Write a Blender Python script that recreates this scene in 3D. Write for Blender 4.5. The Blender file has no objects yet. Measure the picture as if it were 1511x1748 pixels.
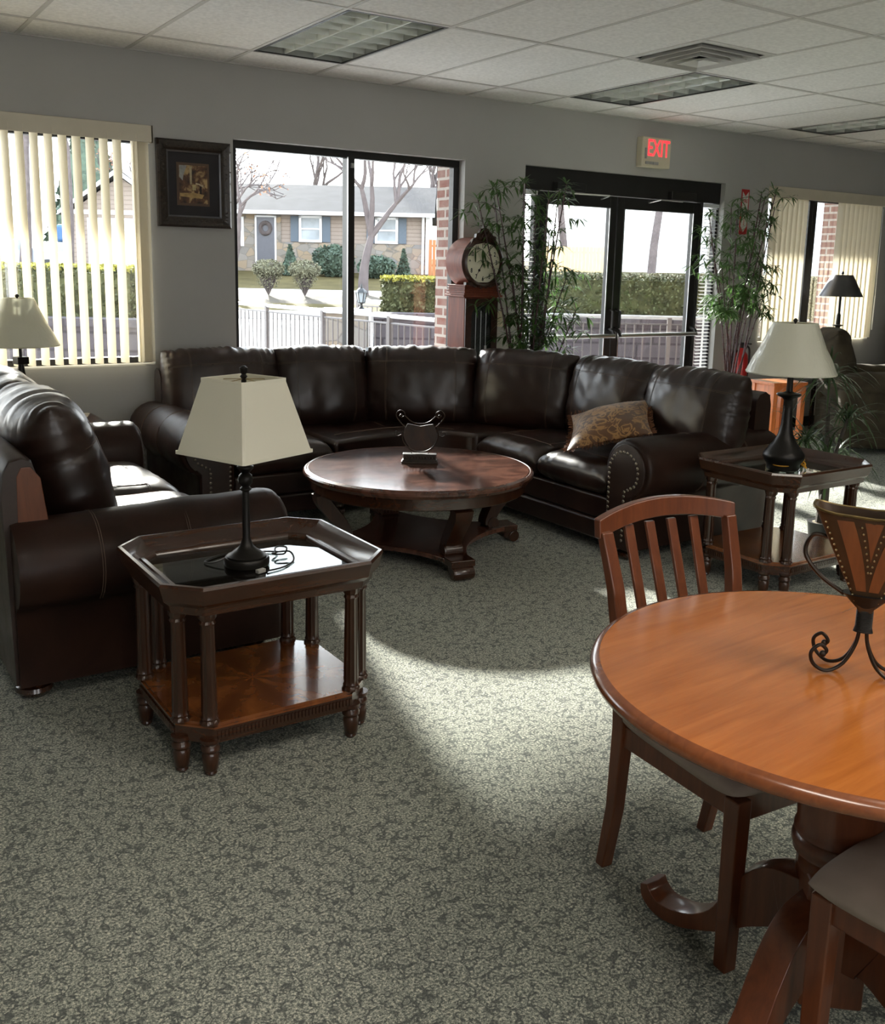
import bpy, bmesh, math, random
from mathutils import Vector, Matrix, noise
from math import sin, cos, pi, radians, sqrt, atan2

random.seed(7)
scene = bpy.context.scene
COL = scene.collection

# ------------------------------------------------------------------ camera
CAMP = Vector((-1.175, -6.202, 1.506))
_r = Vector((0.8357, -0.5488, 0.0214)); _u = Vector((0.0864, 0.1701, 0.9816)); _f = Vector((0.5414, 0.8190, -0.1897))
_f.normalize(); _r = (_r - _f * _r.dot(_f)).normalized(); _u = _r.cross(_f)
cam_d = bpy.data.cameras.new('camera')
cam = bpy.data.objects.new('camera', cam_d); COL.objects.link(cam)
M = Matrix.Identity(4)
for i in range(3):
    M[i][0] = _r[i]; M[i][1] = _u[i]; M[i][2] = -_f[i]; M[i][3] = CAMP[i]
cam.matrix_world = M
cam_d.sensor_fit = 'HORIZONTAL'; cam_d.sensor_width = 36.0
cam_d.lens = 36.0 * 1672.0 / 1511.0
cam_d.shift_y = -(874 - 779.4) / 1511.0
cam_d.clip_end = 400
scene.camera = cam

# ------------------------------------------------------------------ world, sun, exposure
SKY = 4.2
SUN = 19.0
FILL = 12.0  # strength of the fill lamps added behind the camera
w = bpy.data.worlds.new('sky'); scene.world = w; w.use_nodes = True
nt = w.node_tree; nt.nodes.clear()
out = nt.nodes.new('ShaderNodeOutputWorld'); bg = nt.nodes.new('ShaderNodeBackground')
tc = nt.nodes.new('ShaderNodeTexCoord'); sx = nt.nodes.new('ShaderNodeSeparateXYZ'); rp = nt.nodes.new('ShaderNodeValToRGB')
rp.color_ramp.elements[0].position = 0.0; rp.color_ramp.elements[0].color = (1.0, 0.99, 0.97, 1)
rp.color_ramp.elements[1].position = 0.7; rp.color_ramp.elements[1].color = (0.72, 0.84, 1.0, 1)
nt.links.new(tc.outputs['Generated'], sx.inputs[0]); nt.links.new(sx.outputs['Z'], rp.inputs[0])
nt.links.new(rp.outputs[0], bg.inputs['Color']); bg.inputs['Strength'].default_value = SKY
nt.links.new(bg.outputs[0], out.inputs[0])
sd = bpy.data.lights.new('sun', 'SUN'); sd.energy = SUN; sd.angle = radians(2.4); sd.color = (1.0, 0.95, 0.87)
so = bpy.data.objects.new('sun', sd); COL.objects.link(so)
sun_dir = Vector((-0.22 * 0.926, -0.975 * 0.926, -0.378))
so.rotation_euler = sun_dir.to_track_quat('-Z', 'Y').to_euler()
so.location = (2, 20, 12)
for k, (a_, b_, c_, d_) in enumerate(((-2.1, .722, .857, 2.262), (1.267, 3.07, .857, 2.286), (3.634, 5.90, 0, 2.295), (6.50, 8.24, .857, 2.262))):
    pd_ = bpy.data.lights.new('window_portal', 'AREA'); pd_.shape = 'RECTANGLE'; pd_.size = b_ - a_; pd_.size_y = d_ - c_; pd_.cycles.is_portal = True
    po = bpy.data.objects.new('window_portal', pd_); COL.objects.link(po); po.location = ((a_ + b_) / 2, .27, (c_ + d_) / 2); po.rotation_euler = (-pi / 2, 0, 0)
scene.view_settings.view_transform = 'Standard'; scene.view_settings.look = 'None'
scene.view_settings.gamma = 1; scene.view_settings.use_curve_mapping = False
scene.view_settings.exposure = 0.8
H = 2.74
S = 0.6096
ROW = 0.4385

# ------------------------------------------------------------------ materials
def nodes(name):
    m = bpy.data.materials.new(name); m.use_nodes = True
    nt = m.node_tree; b = nt.nodes['Principled BSDF']
    return m, nt, b
def L(nt, a, b): nt.links.new(a, b)
def coords(nt, scale=(1, 1, 1), rot=(0, 0, 0)):
    t = nt.nodes.new('ShaderNodeTexCoord'); mp = nt.nodes.new('ShaderNodeMapping')
    mp.inputs['Scale'].default_value = scale; mp.inputs['Rotation'].default_value = rot
    L(nt, t.outputs['Object'], mp.inputs['Vector']); return mp.outputs[0]
def noise_n(nt, vec, scale, detail=3, rough=.5, dist=0):
    n = nt.nodes.new('ShaderNodeTexNoise'); L(nt, vec, n.inputs['Vector'])
    n.inputs['Scale'].default_value = scale; n.inputs['Detail'].default_value = detail
    n.inputs['Roughness'].default_value = rough; n.inputs['Distortion'].default_value = dist
    return n.outputs['Fac']
def ramp(nt, fac, stops, interp='LINEAR'):
    r = nt.nodes.new('ShaderNodeValToRGB'); L(nt, fac, r.inputs[0]); e = r.color_ramp.elements
    r.color_ramp.interpolation = interp
    while len(e) < len(stops): e.new(.5)
    for k, (p, c) in enumerate(stops):
        e[k].position = p; e[k].color = (*c, 1) if len(c) == 3 else c
    return r.outputs[0]
def mixc(nt, fac, a, b, mode='MIX'):
    m = nt.nodes.new('ShaderNodeMix'); m.data_type = 'RGBA'; m.blend_type = mode
    for s, v in ((m.inputs[0], fac), (m.inputs[6], a), (m.inputs[7], b)):
        if hasattr(v, 'node'): L(nt, v, s)
        else: s.default_value = (*v, 1) if isinstance(v, tuple) and len(v) == 3 else v
    return m.outputs[2]
def bump(nt, b, h, strength, dist=.002):
    n = nt.nodes.new('ShaderNodeBump'); n.inputs['Strength'].default_value = strength
    n.inputs['Distance'].default_value = dist; L(nt, h, n.inputs['Height']); L(nt, n.outputs[0], b.inputs['Normal'])
def plain(name, col, rough=.6, metal=0, spec=.5, var=.12, vs=8, coat=0, bmp=0, bs=60):
    m, nt, b = nodes(name)
    v = coords(nt); f = noise_n(nt, v, vs, 4)
    c = ramp(nt, f, [(.3, tuple(x * (1 - var) for x in col)), (.7, tuple(min(1, x * (1 + var)) for x in col))])
    L(nt, c, b.inputs['Base Color']); b.inputs['Roughness'].default_value = rough
    b.inputs['Metallic'].default_value = metal; b.inputs['Specular IOR Level'].default_value = spec
    b.inputs['Coat Weight'].default_value = coat; b.inputs['Coat Roughness'].default_value = .1
    if bmp: bump(nt, b, noise_n(nt, v, bs, 3), bmp)
    return m
def wood(name, dark, light, rough=.3, coat=.3, axis=0, sc=3, rot=0):
    m, nt, b = nodes(name)
    s = [sc * 5, sc * 5, sc * 5]; s[axis] = sc * .45
    v = coords(nt, tuple(s), (0, 0, rot)); f = noise_n(nt, v, 3.0, 8, .62, .6)
    v2 = coords(nt); g = noise_n(nt, v2, 2.2, 3)
    c = ramp(nt, f, [(.28, dark), (.72, light)])
    c = mixc(nt, g, c, tuple(x * .82 for x in dark)) if False else mixc(nt, ramp(nt, g, [(.4, (0, 0, 0)), (.9, (.5, .5, .5))]), c, tuple(x * .9 for x in dark))
    L(nt, c, b.inputs['Base Color']); b.inputs['Roughness'].default_value = rough
    b.inputs['Coat Weight'].default_value = coat; b.inputs['Coat Roughness'].default_value = .12
    bump(nt, b, f, .08, .001)
    return m
def leather(name, base, light, rough=.33, spec=.5, coat=.22):
    m, nt, b = nodes(name)
    v = coords(nt); f = noise_n(nt, v, 3.5, 6, .6, .4)
    c = ramp(nt, f, [(.35, base), (.75, light)]); L(nt, c, b.inputs['Base Color'])
    r = ramp(nt, noise_n(nt, v, 9, 3), [(.3, (rough - .05,) * 3), (.7, (rough + .09,) * 3)])
    L(nt, r, b.inputs['Roughness']); b.inputs['Specular IOR Level'].default_value = spec
    b.inputs['Coat Weight'].default_value = coat; b.inputs['Coat Roughness'].default_value = .24
    vo = nt.nodes.new('ShaderNodeTexVoronoi'); vo.inputs['Scale'].default_value = 260; L(nt, v, vo.inputs['Vector'])
    cr = noise_n(nt, v, 16, 6, .65, 1.2)
    ad = nt.nodes.new('ShaderNodeMath'); ad.operation = 'MULTIPLY_ADD'; L(nt, vo.outputs['Distance'], ad.inputs[0])
    ad.inputs[1].default_value = .12; L(nt, cr, ad.inputs[2])
    bump(nt, b, ad.outputs[0], .16, .003)
    return m
def glass(name, tint=(.93, .96, .95), gloss=.02, ior=1.45):
    m = bpy.data.materials.new(name); m.use_nodes = True; nt = m.node_tree; nt.nodes.clear()
    o = nt.nodes.new('ShaderNodeOutputMaterial'); t = nt.nodes.new('ShaderNodeBsdfTransparent'); g = nt.nodes.new('ShaderNodeBsdfGlossy')
    mx = nt.nodes.new('ShaderNodeMixShader'); ge = nt.nodes.new('ShaderNodeNewGeometry')
    def mt(op, a, b_=None):
        q = nt.nodes.new('ShaderNodeMath'); q.operation = op
        for k, x in enumerate((a, b_)):
            if x is None: continue
            if hasattr(x, 'node'): L(nt, x, q.inputs[k])
            else: q.inputs[k].default_value = x
        return q.outputs[0]
    dt = nt.nodes.new('ShaderNodeVectorMath'); dt.operation = 'DOT_PRODUCT'; L(nt, ge.outputs['Normal'], dt.inputs[0]); L(nt, ge.outputs['Incoming'], dt.inputs[1])
    r0 = ((ior - 1) / (ior + 1)) ** 2 * 1.4
    fac = mt('MULTIPLY_ADD', mt('POWER', mt('SUBTRACT', 1.0, mt('ABSOLUTE', dt.outputs['Value'])), 5.0), 1 - r0); fac.node.inputs[2].default_value = r0
    t.inputs[0].default_value = (*tint, 1); g.inputs['Roughness'].default_value = gloss
    L(nt, fac, mx.inputs[0]); L(nt, t.outputs[0], mx.inputs[1]); L(nt, g.outputs[0], mx.inputs[2]); L(nt, mx.outputs[0], o.inputs[0])
    return m
def translucent(name, col, amount=.4, rough=.8, coat=0, wrinkle=0):
    m, nt, b = nodes(name); v = coords(nt)
    c = ramp(nt, noise_n(nt, v, 5, 3), [(.3, tuple(x * .97 for x in col)), (.7, col)])
    L(nt, c, b.inputs['Base Color']); b.inputs['Roughness'].default_value = rough
    b.inputs['Coat Weight'].default_value = coat; b.inputs['Coat Roughness'].default_value = .06
    t = nt.nodes.new('ShaderNodeBsdfTranslucent'); L(nt, c, t.inputs[0]); mx = nt.nodes.new('ShaderNodeMixShader')
    mx.inputs[0].default_value = amount; o = nt.nodes['Material Output']
    L(nt, b.outputs[0], mx.inputs[1]); L(nt, t.outputs[0], mx.inputs[2]); L(nt, mx.outputs[0], o.inputs[0])
    if wrinkle:
        v2 = coords(nt, (9, 9, 2.2)); n = noise_n(nt, v2, 2.2, 4, .6, 1.5)
        bn = nt.nodes.new('ShaderNodeBump'); bn.inputs['Strength'].default_value = wrinkle; bn.inputs['Distance'].default_value = .02
        L(nt, n, bn.inputs['Height']); L(nt, bn.outputs[0], b.inputs['Coat Normal'])
    return m
def bricks(name, c1, c2, mortar, sx_, sy_, msize=.012, rough=.85, vert='XZ', bumpd=.5):
    m, nt, b = nodes(name); t = nt.nodes.new('ShaderNodeTexCoord'); s = nt.nodes.new('ShaderNodeSeparateXYZ'); cb = nt.nodes.new('ShaderNodeCombineXYZ')
    L(nt, t.outputs['Object'], s.inputs[0])
    ad = nt.nodes.new('ShaderNodeMath'); L(nt, s.outputs['X'], ad.inputs[0]); L(nt, s.outputs['Y'], ad.inputs[1])
    L(nt, ad.outputs[0], cb.inputs[0]); L(nt, s.outputs['Z'], cb.inputs[1])
    br = nt.nodes.new('ShaderNodeTexBrick'); L(nt, cb.outputs[0], br.inputs['Vector'])
    br.inputs['Scale'].default_value = 1; br.inputs['Brick Width'].default_value = sx_; br.inputs['Row Height'].default_value = sy_
    br.inputs['Mortar Size'].default_value = msize; br.inputs['Color1'].default_value = (*c1, 1); br.inputs['Color2'].default_value = (*c2, 1); br.inputs['Mortar'].default_value = (*mortar, 1)
    n = noise_n(nt, t.outputs['Object'], 12, 4)
    c = mixc(nt, ramp(nt, n, [(.3, (0, 0, 0)), (.8, (.35, .35, .35))]), br.outputs[0], mortar)
    L(nt, c, b.inputs['Base Color']); b.inputs['Roughness'].default_value = rough
    return m
def emit(name, col, s):
    m, nt, b = nodes(name); b.inputs['Base Color'].default_value = (*col, 1); b.inputs['Emission Color'].default_value = (*col, 1)
    b.inputs['Emission Strength'].default_value = s; return m

def carpet_mat():
    m, nt, b = nodes('carpet'); v = coords(nt)
    sp = noise_n(nt, v, 150, 4, .85)
    c = ramp(nt, sp, [(.40, (.05, .057, .052)), (.47, (.19, .21, .18)), (.54, (.42, .43, .36)), (.61, (.85, .81, .68))])
    nz = nt.nodes.new('ShaderNodeTexNoise'); L(nt, v, nz.inputs['Vector']); nz.inputs['Scale'].default_value = 24; nz.inputs['Detail'].default_value = 1
    vm = nt.nodes.new('ShaderNodeVectorMath'); vm.operation = 'MULTIPLY_ADD'; L(nt, nz.outputs['Color'], vm.inputs[0]); vm.inputs[1].default_value = (.085, .085, .085); L(nt, v, vm.inputs[2])
    ve = nt.nodes.new('ShaderNodeTexVoronoi'); ve.feature = 'DISTANCE_TO_EDGE'; ve.inputs['Scale'].default_value = 26; L(nt, vm.outputs[0], ve.inputs['Vector'])
    ln = ramp(nt, ve.outputs['Distance'], [(0, (1, 1, 1)), (.05, (.9, .9, .9)), (.10, (0, 0, 0))])
    mk = ramp(nt, noise_n(nt, v, 30, 1), [(.44, (0, 0, 0)), (.50, (1, 1, 1))])
    mx = nt.nodes.new('ShaderNodeMath'); mx.operation = 'MULTIPLY'; L(nt, ln, mx.inputs[0]); L(nt, mk, mx.inputs[1])
    q = nt.nodes.new('ShaderNodeMath'); q.operation = 'MULTIPLY'; L(nt, mx.outputs[0], q.inputs[0]); q.inputs[1].default_value = .8
    c = mixc(nt, q.outputs[0], c, (.045, .055, .055))
    big = ramp(nt, noise_n(nt, v, 1.3, 2), [(.3, (.88, .9, .86)), (.7, (1.0, 1.0, 1.0))])
    c = mixc(nt, 1.0, c, big, 'MULTIPLY')
    L(nt, c, b.inputs['Base Color']); b.inputs['Roughness'].default_value = .9; b.inputs['Sheen Weight'].default_value = .15
    b.inputs['Specular IOR Level'].default_value = .25
    bump(nt, b, sp, .8, .006)
    return m
def burl(name, dark, light, rough=.25):
    m, nt, b = nodes(name); v = coords(nt, (1, 1.6, 1)); f = noise_n(nt, v, 5, 7, .62, 1.3)
    c = ramp(nt, f, [(.38, dark), (.5, tuple((a + b_) / 2 for a, b_ in zip(dark, light))), (.56, light)])
    L(nt, c, b.inputs['Base Color']); b.inputs['Roughness'].default_value = rough; b.inputs['Coat Weight'].default_value = .6; b.inputs['Coat Roughness'].default_value = .17
    return m
def sunburst():
    # veneer laid as wedges round the middle of the shelf
    m, nt, b = nodes('radial_veneer'); t = nt.nodes.new('ShaderNodeTexCoord'); s = nt.nodes.new('ShaderNodeSeparateXYZ'); L(nt, t.outputs['Object'], s.inputs[0])
    a = nt.nodes.new('ShaderNodeMath'); a.operation = 'ARCTAN2'; L(nt, s.outputs['Y'], a.inputs[0]); L(nt, s.outputs['X'], a.inputs[1])
    d = nt.nodes.new('ShaderNodeMath'); d.operation = 'MULTIPLY'; L(nt, a.outputs[0], d.inputs[0]); d.inputs[1].default_value = 8 / (2 * pi)
    fr = nt.nodes.new('ShaderNodeMath'); fr.operation = 'FRACT'; L(nt, d.outputs[0], fr.inputs[0])
    f = noise_n(nt, t.outputs['Object'], 9, 6, .6, 2.0)
    c = ramp(nt, fr.outputs[0], [(0, (.12, .035, .010)), (.5, (.26, .085, .022)), (1, (.15, .045, .012))])
    c = mixc(nt, ramp(nt, f, [(.35, (0, 0, 0)), (.65, (.55, .55, .55))]), c, (.07, .022, .008))
    L(nt, c, b.inputs['Base Color']); b.inputs['Roughness'].default_value = .22; b.inputs['Coat Weight'].default_value = .6; b.inputs['Coat Roughness'].default_value = .08
    return m
def damask():
    m, nt, b = nodes('damask_fabric'); v = coords(nt, (1, 1, 1)); f = noise_n(nt, v, 13, 2, .4, 1.8)
    c = ramp(nt, f, [(.44, (.10, .042, .014)), (.49, (.36, .19, .06)), (.56, (.33, .17, .055)), (.6, (.13, .055, .018))])
    L(nt, c, b.inputs['Base Color']); b.inputs['Roughness'].default_value = .55; b.inputs['Sheen Weight'].default_value = .3
    bump(nt, b, f, .4, .004); return m
def picture_mat():
    # sepia street scene painting, generic
    m, nt, b = nodes('painted_street_print'); v = coords(nt, (9, 9, 9)); f = noise_n(nt, v, 2.0, 4, .6, .4)
    c = ramp(nt, f, [(.35, (.03, .014, .008)), (.5, (.13, .055, .022)), (.62, (.5, .34, .15))]); L(nt, c, b.inputs['Base Color'])
    b.inputs['Roughness'].default_value = .4; return m

MAT = dict(
    carpet=carpet_mat(),
    wall=plain('wall_paint', (0.47, 0.465, 0.45), .85, var=.02, vs=3, bmp=.05),
    white=plain('white_trim_paint', (.78, .76, .72), .5, var=.03),
    tile=plain('ceiling_tile', (.88, .87, .86), .92, var=.09, vs=45, bmp=.35, bs=120),
    tbar=plain('ceiling_grid_metal', (.62, .61, .59), .55, var=.02),
    black=plain('dark_bronze_frame', (.013, .012, .012), .38, var=.2),
    alum=plain('brushed_aluminium', (.55, .55, .54), .35, 1.0, var=.05),
    steelgrey=plain('grey_metal', (.25, .25, .25), .4, .8, var=.1),
    louver=plain('parabolic_louver', (0.85, 0.88, 0.84), .28, .3, var=.1),
    housing=plain('fixture_housing', (0.40, 0.42, 0.40), .6, var=.1),
    vane=translucent('vinyl_vane', (.86, .78, .60), .17, .6),
    valance=plain('valance_vinyl', (.66, .60, .48), .5, var=.03),
    slat=translucent('white_slat', (.85, .85, .85), .25, .5),
    leatherarm=leather('brown_leather_arms', (.013, .0052, .0034), (.036, .0152, .0095), .42, .2, .04),
    leather=leather('brown_leather', (.013, .0052, .0034), (.036, .0152, .0095), .34),
    stitch=plain('tan_stitching', (.12, .08, .058), .7),
    nail=plain('antique_nailhead', (.22, .19, .15), .3, 1.0),
    darkwood=wood('dark_cherry', (.020, .0068, .0032), (.066, .022, .008), .27, .5),
    darkwoodz=wood('dark_cherry_upright', (.020, .0068, .0032), (.058, .019, .007), .3, .4, 2),
    burl=burl('mottled_veneer', (.040, .012, .007), (.115, .045, .028), .2),
    sun=sunburst(),
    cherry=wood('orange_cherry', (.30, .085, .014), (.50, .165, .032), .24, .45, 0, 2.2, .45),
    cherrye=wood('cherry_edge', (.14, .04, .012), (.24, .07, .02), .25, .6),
    chair=wood('chair_cherry', (.085, .022, .008), (.17, .048, .016), .3, .4, 2),
    clockwood=wood('clock_mahogany', (.12, .022, .009), (.24, .05, .016), .55, .05, 2),
    clockdark=plain('carved_mahogany', (.040, .014, .008), .35, var=.3, vs=30, coat=.3),
    carved=plain('carved_dark_frame', (.028, .018, .012), .4, var=.5, vs=60, coat=.3, bmp=.9, bs=70),
    dial=plain('cream_dial', (0.78, 0.75, 0.58), .5, var=.03),
    ink=plain('black_ink', (.012, .01, .01), .6),
    brass=plain('aged_brass', (.45, .36, .2), .3, 1.0),
    iron=plain('bronzed_iron', (.030, .020, .014), .35, .6, var=.3, vs=40),
    lampblack=plain('matte_black_metal', (.014, .012, .011), .38, .5, var=.2),
    shade=translucent('linen_shade', (0.93, 0.9, 0.78), .32, .85),
    shadewrap=translucent('shade_in_plastic_film', (.88, .87, .76), .38, .5, 1.0, .8),
    metalshade=plain('brushed_dark_shade', (.16, .16, .17), .33, .9, var=.1),
    ribbon=plain('yellow_ribbon', (.75, .38, .04), .5),
    tableglass=glass('table_glass', (0.58, 0.62, 0.6), .015, 1.55),
    pane=glass('window_glass', (.95, .97, .97)),
    mat_board=plain('dark_mat_board', (.022, .019, .022), .7),
    goldline=plain('brown_fillet', (.10, .055, .03), .5),
    silver=plain('worn_silver_lip', (0.14, 0.14, 0.15), .35, .8),
    print=picture_mat(),
    cream=plain('cream_plastic', (0.72, 0.66, 0.5), .5, var=.04),
    greyp=plain('grey_plastic', (.38, .37, .36), .5),
    red=emit('red_lit_letters', (.95, .03, .04), 1.2),
    redpaint=plain('red_enamel', (.55, .02, .02), .3, coat=.5),
    signwhite=plain('sign_white', (.75, .73, .68), .5),
    stem=plain('bamboo_stem', (.055, .014, .016), .45, var=.4, vs=25),
    leaf=translucent('bamboo_leaf', (0.075, 0.15, 0.04), .35, .4),
    palm=translucent('palm_leaf', (.035, .070, .022), .25, .4),
    trunk=plain('grey_bark', (.06, .05, .042), .8, var=.3, vs=25, bmp=.6),
    pot=plain('black_pot', (.012, .012, .013), .5),
    soil=plain('moss_soil', (.15, .12, .07), .95, var=.6, vs=60, bmp=1),
    suede=plain('olive_brown_suede', (.062, .048, .030), .95, var=.4, vs=6, bmp=.3, bs=20),
    seatfab=plain('taupe_microfibre', (0.29, 0.23, 0.19), .95, var=.12, vs=12, bmp=.2),
    damask=damask(),
    fringe=plain('brown_fringe', (.15, .055, .02), .8, var=.4, vs=50),
    amber=burl('amber_disc', (.012, .005, .003), (.045, .018, .008), .45),
    orangewood=wood('orange_stool_wood', (.50, .13, .03), (.75, .22, .06), .35, .3, 2),
    vasehide=plain('bronze_hide', (0.04, 0.021, 0.009), .45, .3, var=.5, vs=14, coat=.3),
    vasepanel=wood('copper_panel', (.10, .030, .009), (.20, .065, .018), .4, .3, 2),
    vasegold=plain('gilt_rim', (0.1, 0.07, 0.025), .4, .7, var=.4, vs=50),
    wicker=plain('wire_wrap', (.022, .02, .018), .45, .6),
    # outside
    concrete=plain('pale_concrete', (.60, .585, .56), .9, spec=.08, var=.06, vs=1.5),
    lawn=plain('winter_lawn', (0.085, 0.068, 0.03), .95, spec=.08, var=.25, vs=1.2, bmp=.5),
    verge=plain('bare_verge', (0.1, 0.085, 0.068), .95, spec=.08, var=.25, vs=.9),
    siding=bricks('tan_siding', (0.260, 0.210, 0.175), (0.250, 0.203, 0.170), (0.180, 0.140, 0.115), 40, .16, .02),
    sidingw=bricks('white_siding', (.75, .75, .75), (.74, .74, .74), (.5, .5, .5), 40, .16, .02),
    stone=None,
    roof=plain('grey_shingle', (0.052, 0.049, 0.05), .95, spec=.08, var=.14, vs=2.2),
    outwhite=plain('outside_white', (0.656, 0.656, 0.664), .6, var=.02),
    shutter=plain('blue_shutter', (0.085, 0.105, 0.13), .7, var=.05),
    outdark=plain('dark_storm_door', (.07, .07, .085), .4),
    outglass=plain('far_window_glass', (0.240, 0.264, 0.282), .25, var=.3, vs=1.5),
    fence=wood('orange_board_fence', (0.312, 0.114, 0.042), (0.408, 0.174, 0.072), .8, 0, 2, 1),
    fencetan=wood('tan_board_fence', (.60, .42, .20), (.72, .52, .27), .8, 0, 2, 1),
    bark=plain('pale_bark', (0.12, 0.1, 0.098), .95, spec=.08, var=.2, vs=4),
    twig=plain('grey_twig', (0.1, 0.083, 0.08), .95, spec=.08, var=.2, vs=4),
    rust=plain('rusty_leaves', (0.300, 0.132, 0.072), .9, var=.3, vs=5),
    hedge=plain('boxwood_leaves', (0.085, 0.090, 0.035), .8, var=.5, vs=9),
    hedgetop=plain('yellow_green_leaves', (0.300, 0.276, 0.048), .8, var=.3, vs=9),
    shrub=plain('olive_shrub_twigs', (0.14, 0.135, 0.085), .95, var=.3, vs=6),
    evergreen=plain('dark_evergreen', (0.062, 0.09, 0.062), .9, var=.4, vs=4),
    block=bricks('split_block', (0.081, 0.066, 0.072), (0.102, 0.087, 0.090), (0.042, 0.033, 0.036), .42, .19, .014),
    brick=bricks('red_brick', (0.156, 0.060, 0.048), (0.192, 0.078, 0.060), (0.360, 0.330, 0.300), .2, .075, .011),
    rail=plain('grey_powder_coat', (0.12, 0.105, 0.102), .45, .3, var=.05),
    railtop=plain('pale_handrail', (0.4, 0.39, 0.38), .4, .2, var=.05),
    car=plain('white_car_paint', (0.28, 0.29, 0.33), .25, coat=.6, var=.02),
    tyre=plain('tyre_rubber', (.03, .03, .03), .7),
    bluepaint=plain('blue_tarpaulin', (0.05, 0.13, 0.28), .6, var=.1),
)
def stone_mat():
    m, nt, b = nodes('fieldstone'); v = coords(nt, (1, 1, 1.5)); vo = nt.nodes.new('ShaderNodeTexVoronoi'); vo.inputs['Scale'].default_value = 2.6
    vo.feature = 'F1'; L(nt, v, vo.inputs['Vector']); e = nt.nodes.new('ShaderNodeTexVoronoi'); e.feature = 'DISTANCE_TO_EDGE'; e.inputs['Scale'].default_value = 2.6; L(nt, v, e.inputs['Vector'])
    s = nt.nodes.new('ShaderNodeSeparateColor'); L(nt, vo.outputs['Color'], s.inputs[0])
    c = ramp(nt, s.outputs[0], [(0, (.16, .13, .10)), (.4, (.23, .21, .19)), (.75, (.27, .20, .13)), (1, (.17, .165, .16))])
    c = mixc(nt, ramp(nt, e.outputs['Distance'], [(0, (1, 1, 1)), (.05, (0, 0, 0))]), c, (.13, .115, .1)); L(nt, c, b.inputs['Base Color']); b.inputs['Roughness'].default_value = .95
    return m
MAT['stone'] = stone_mat()

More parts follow.
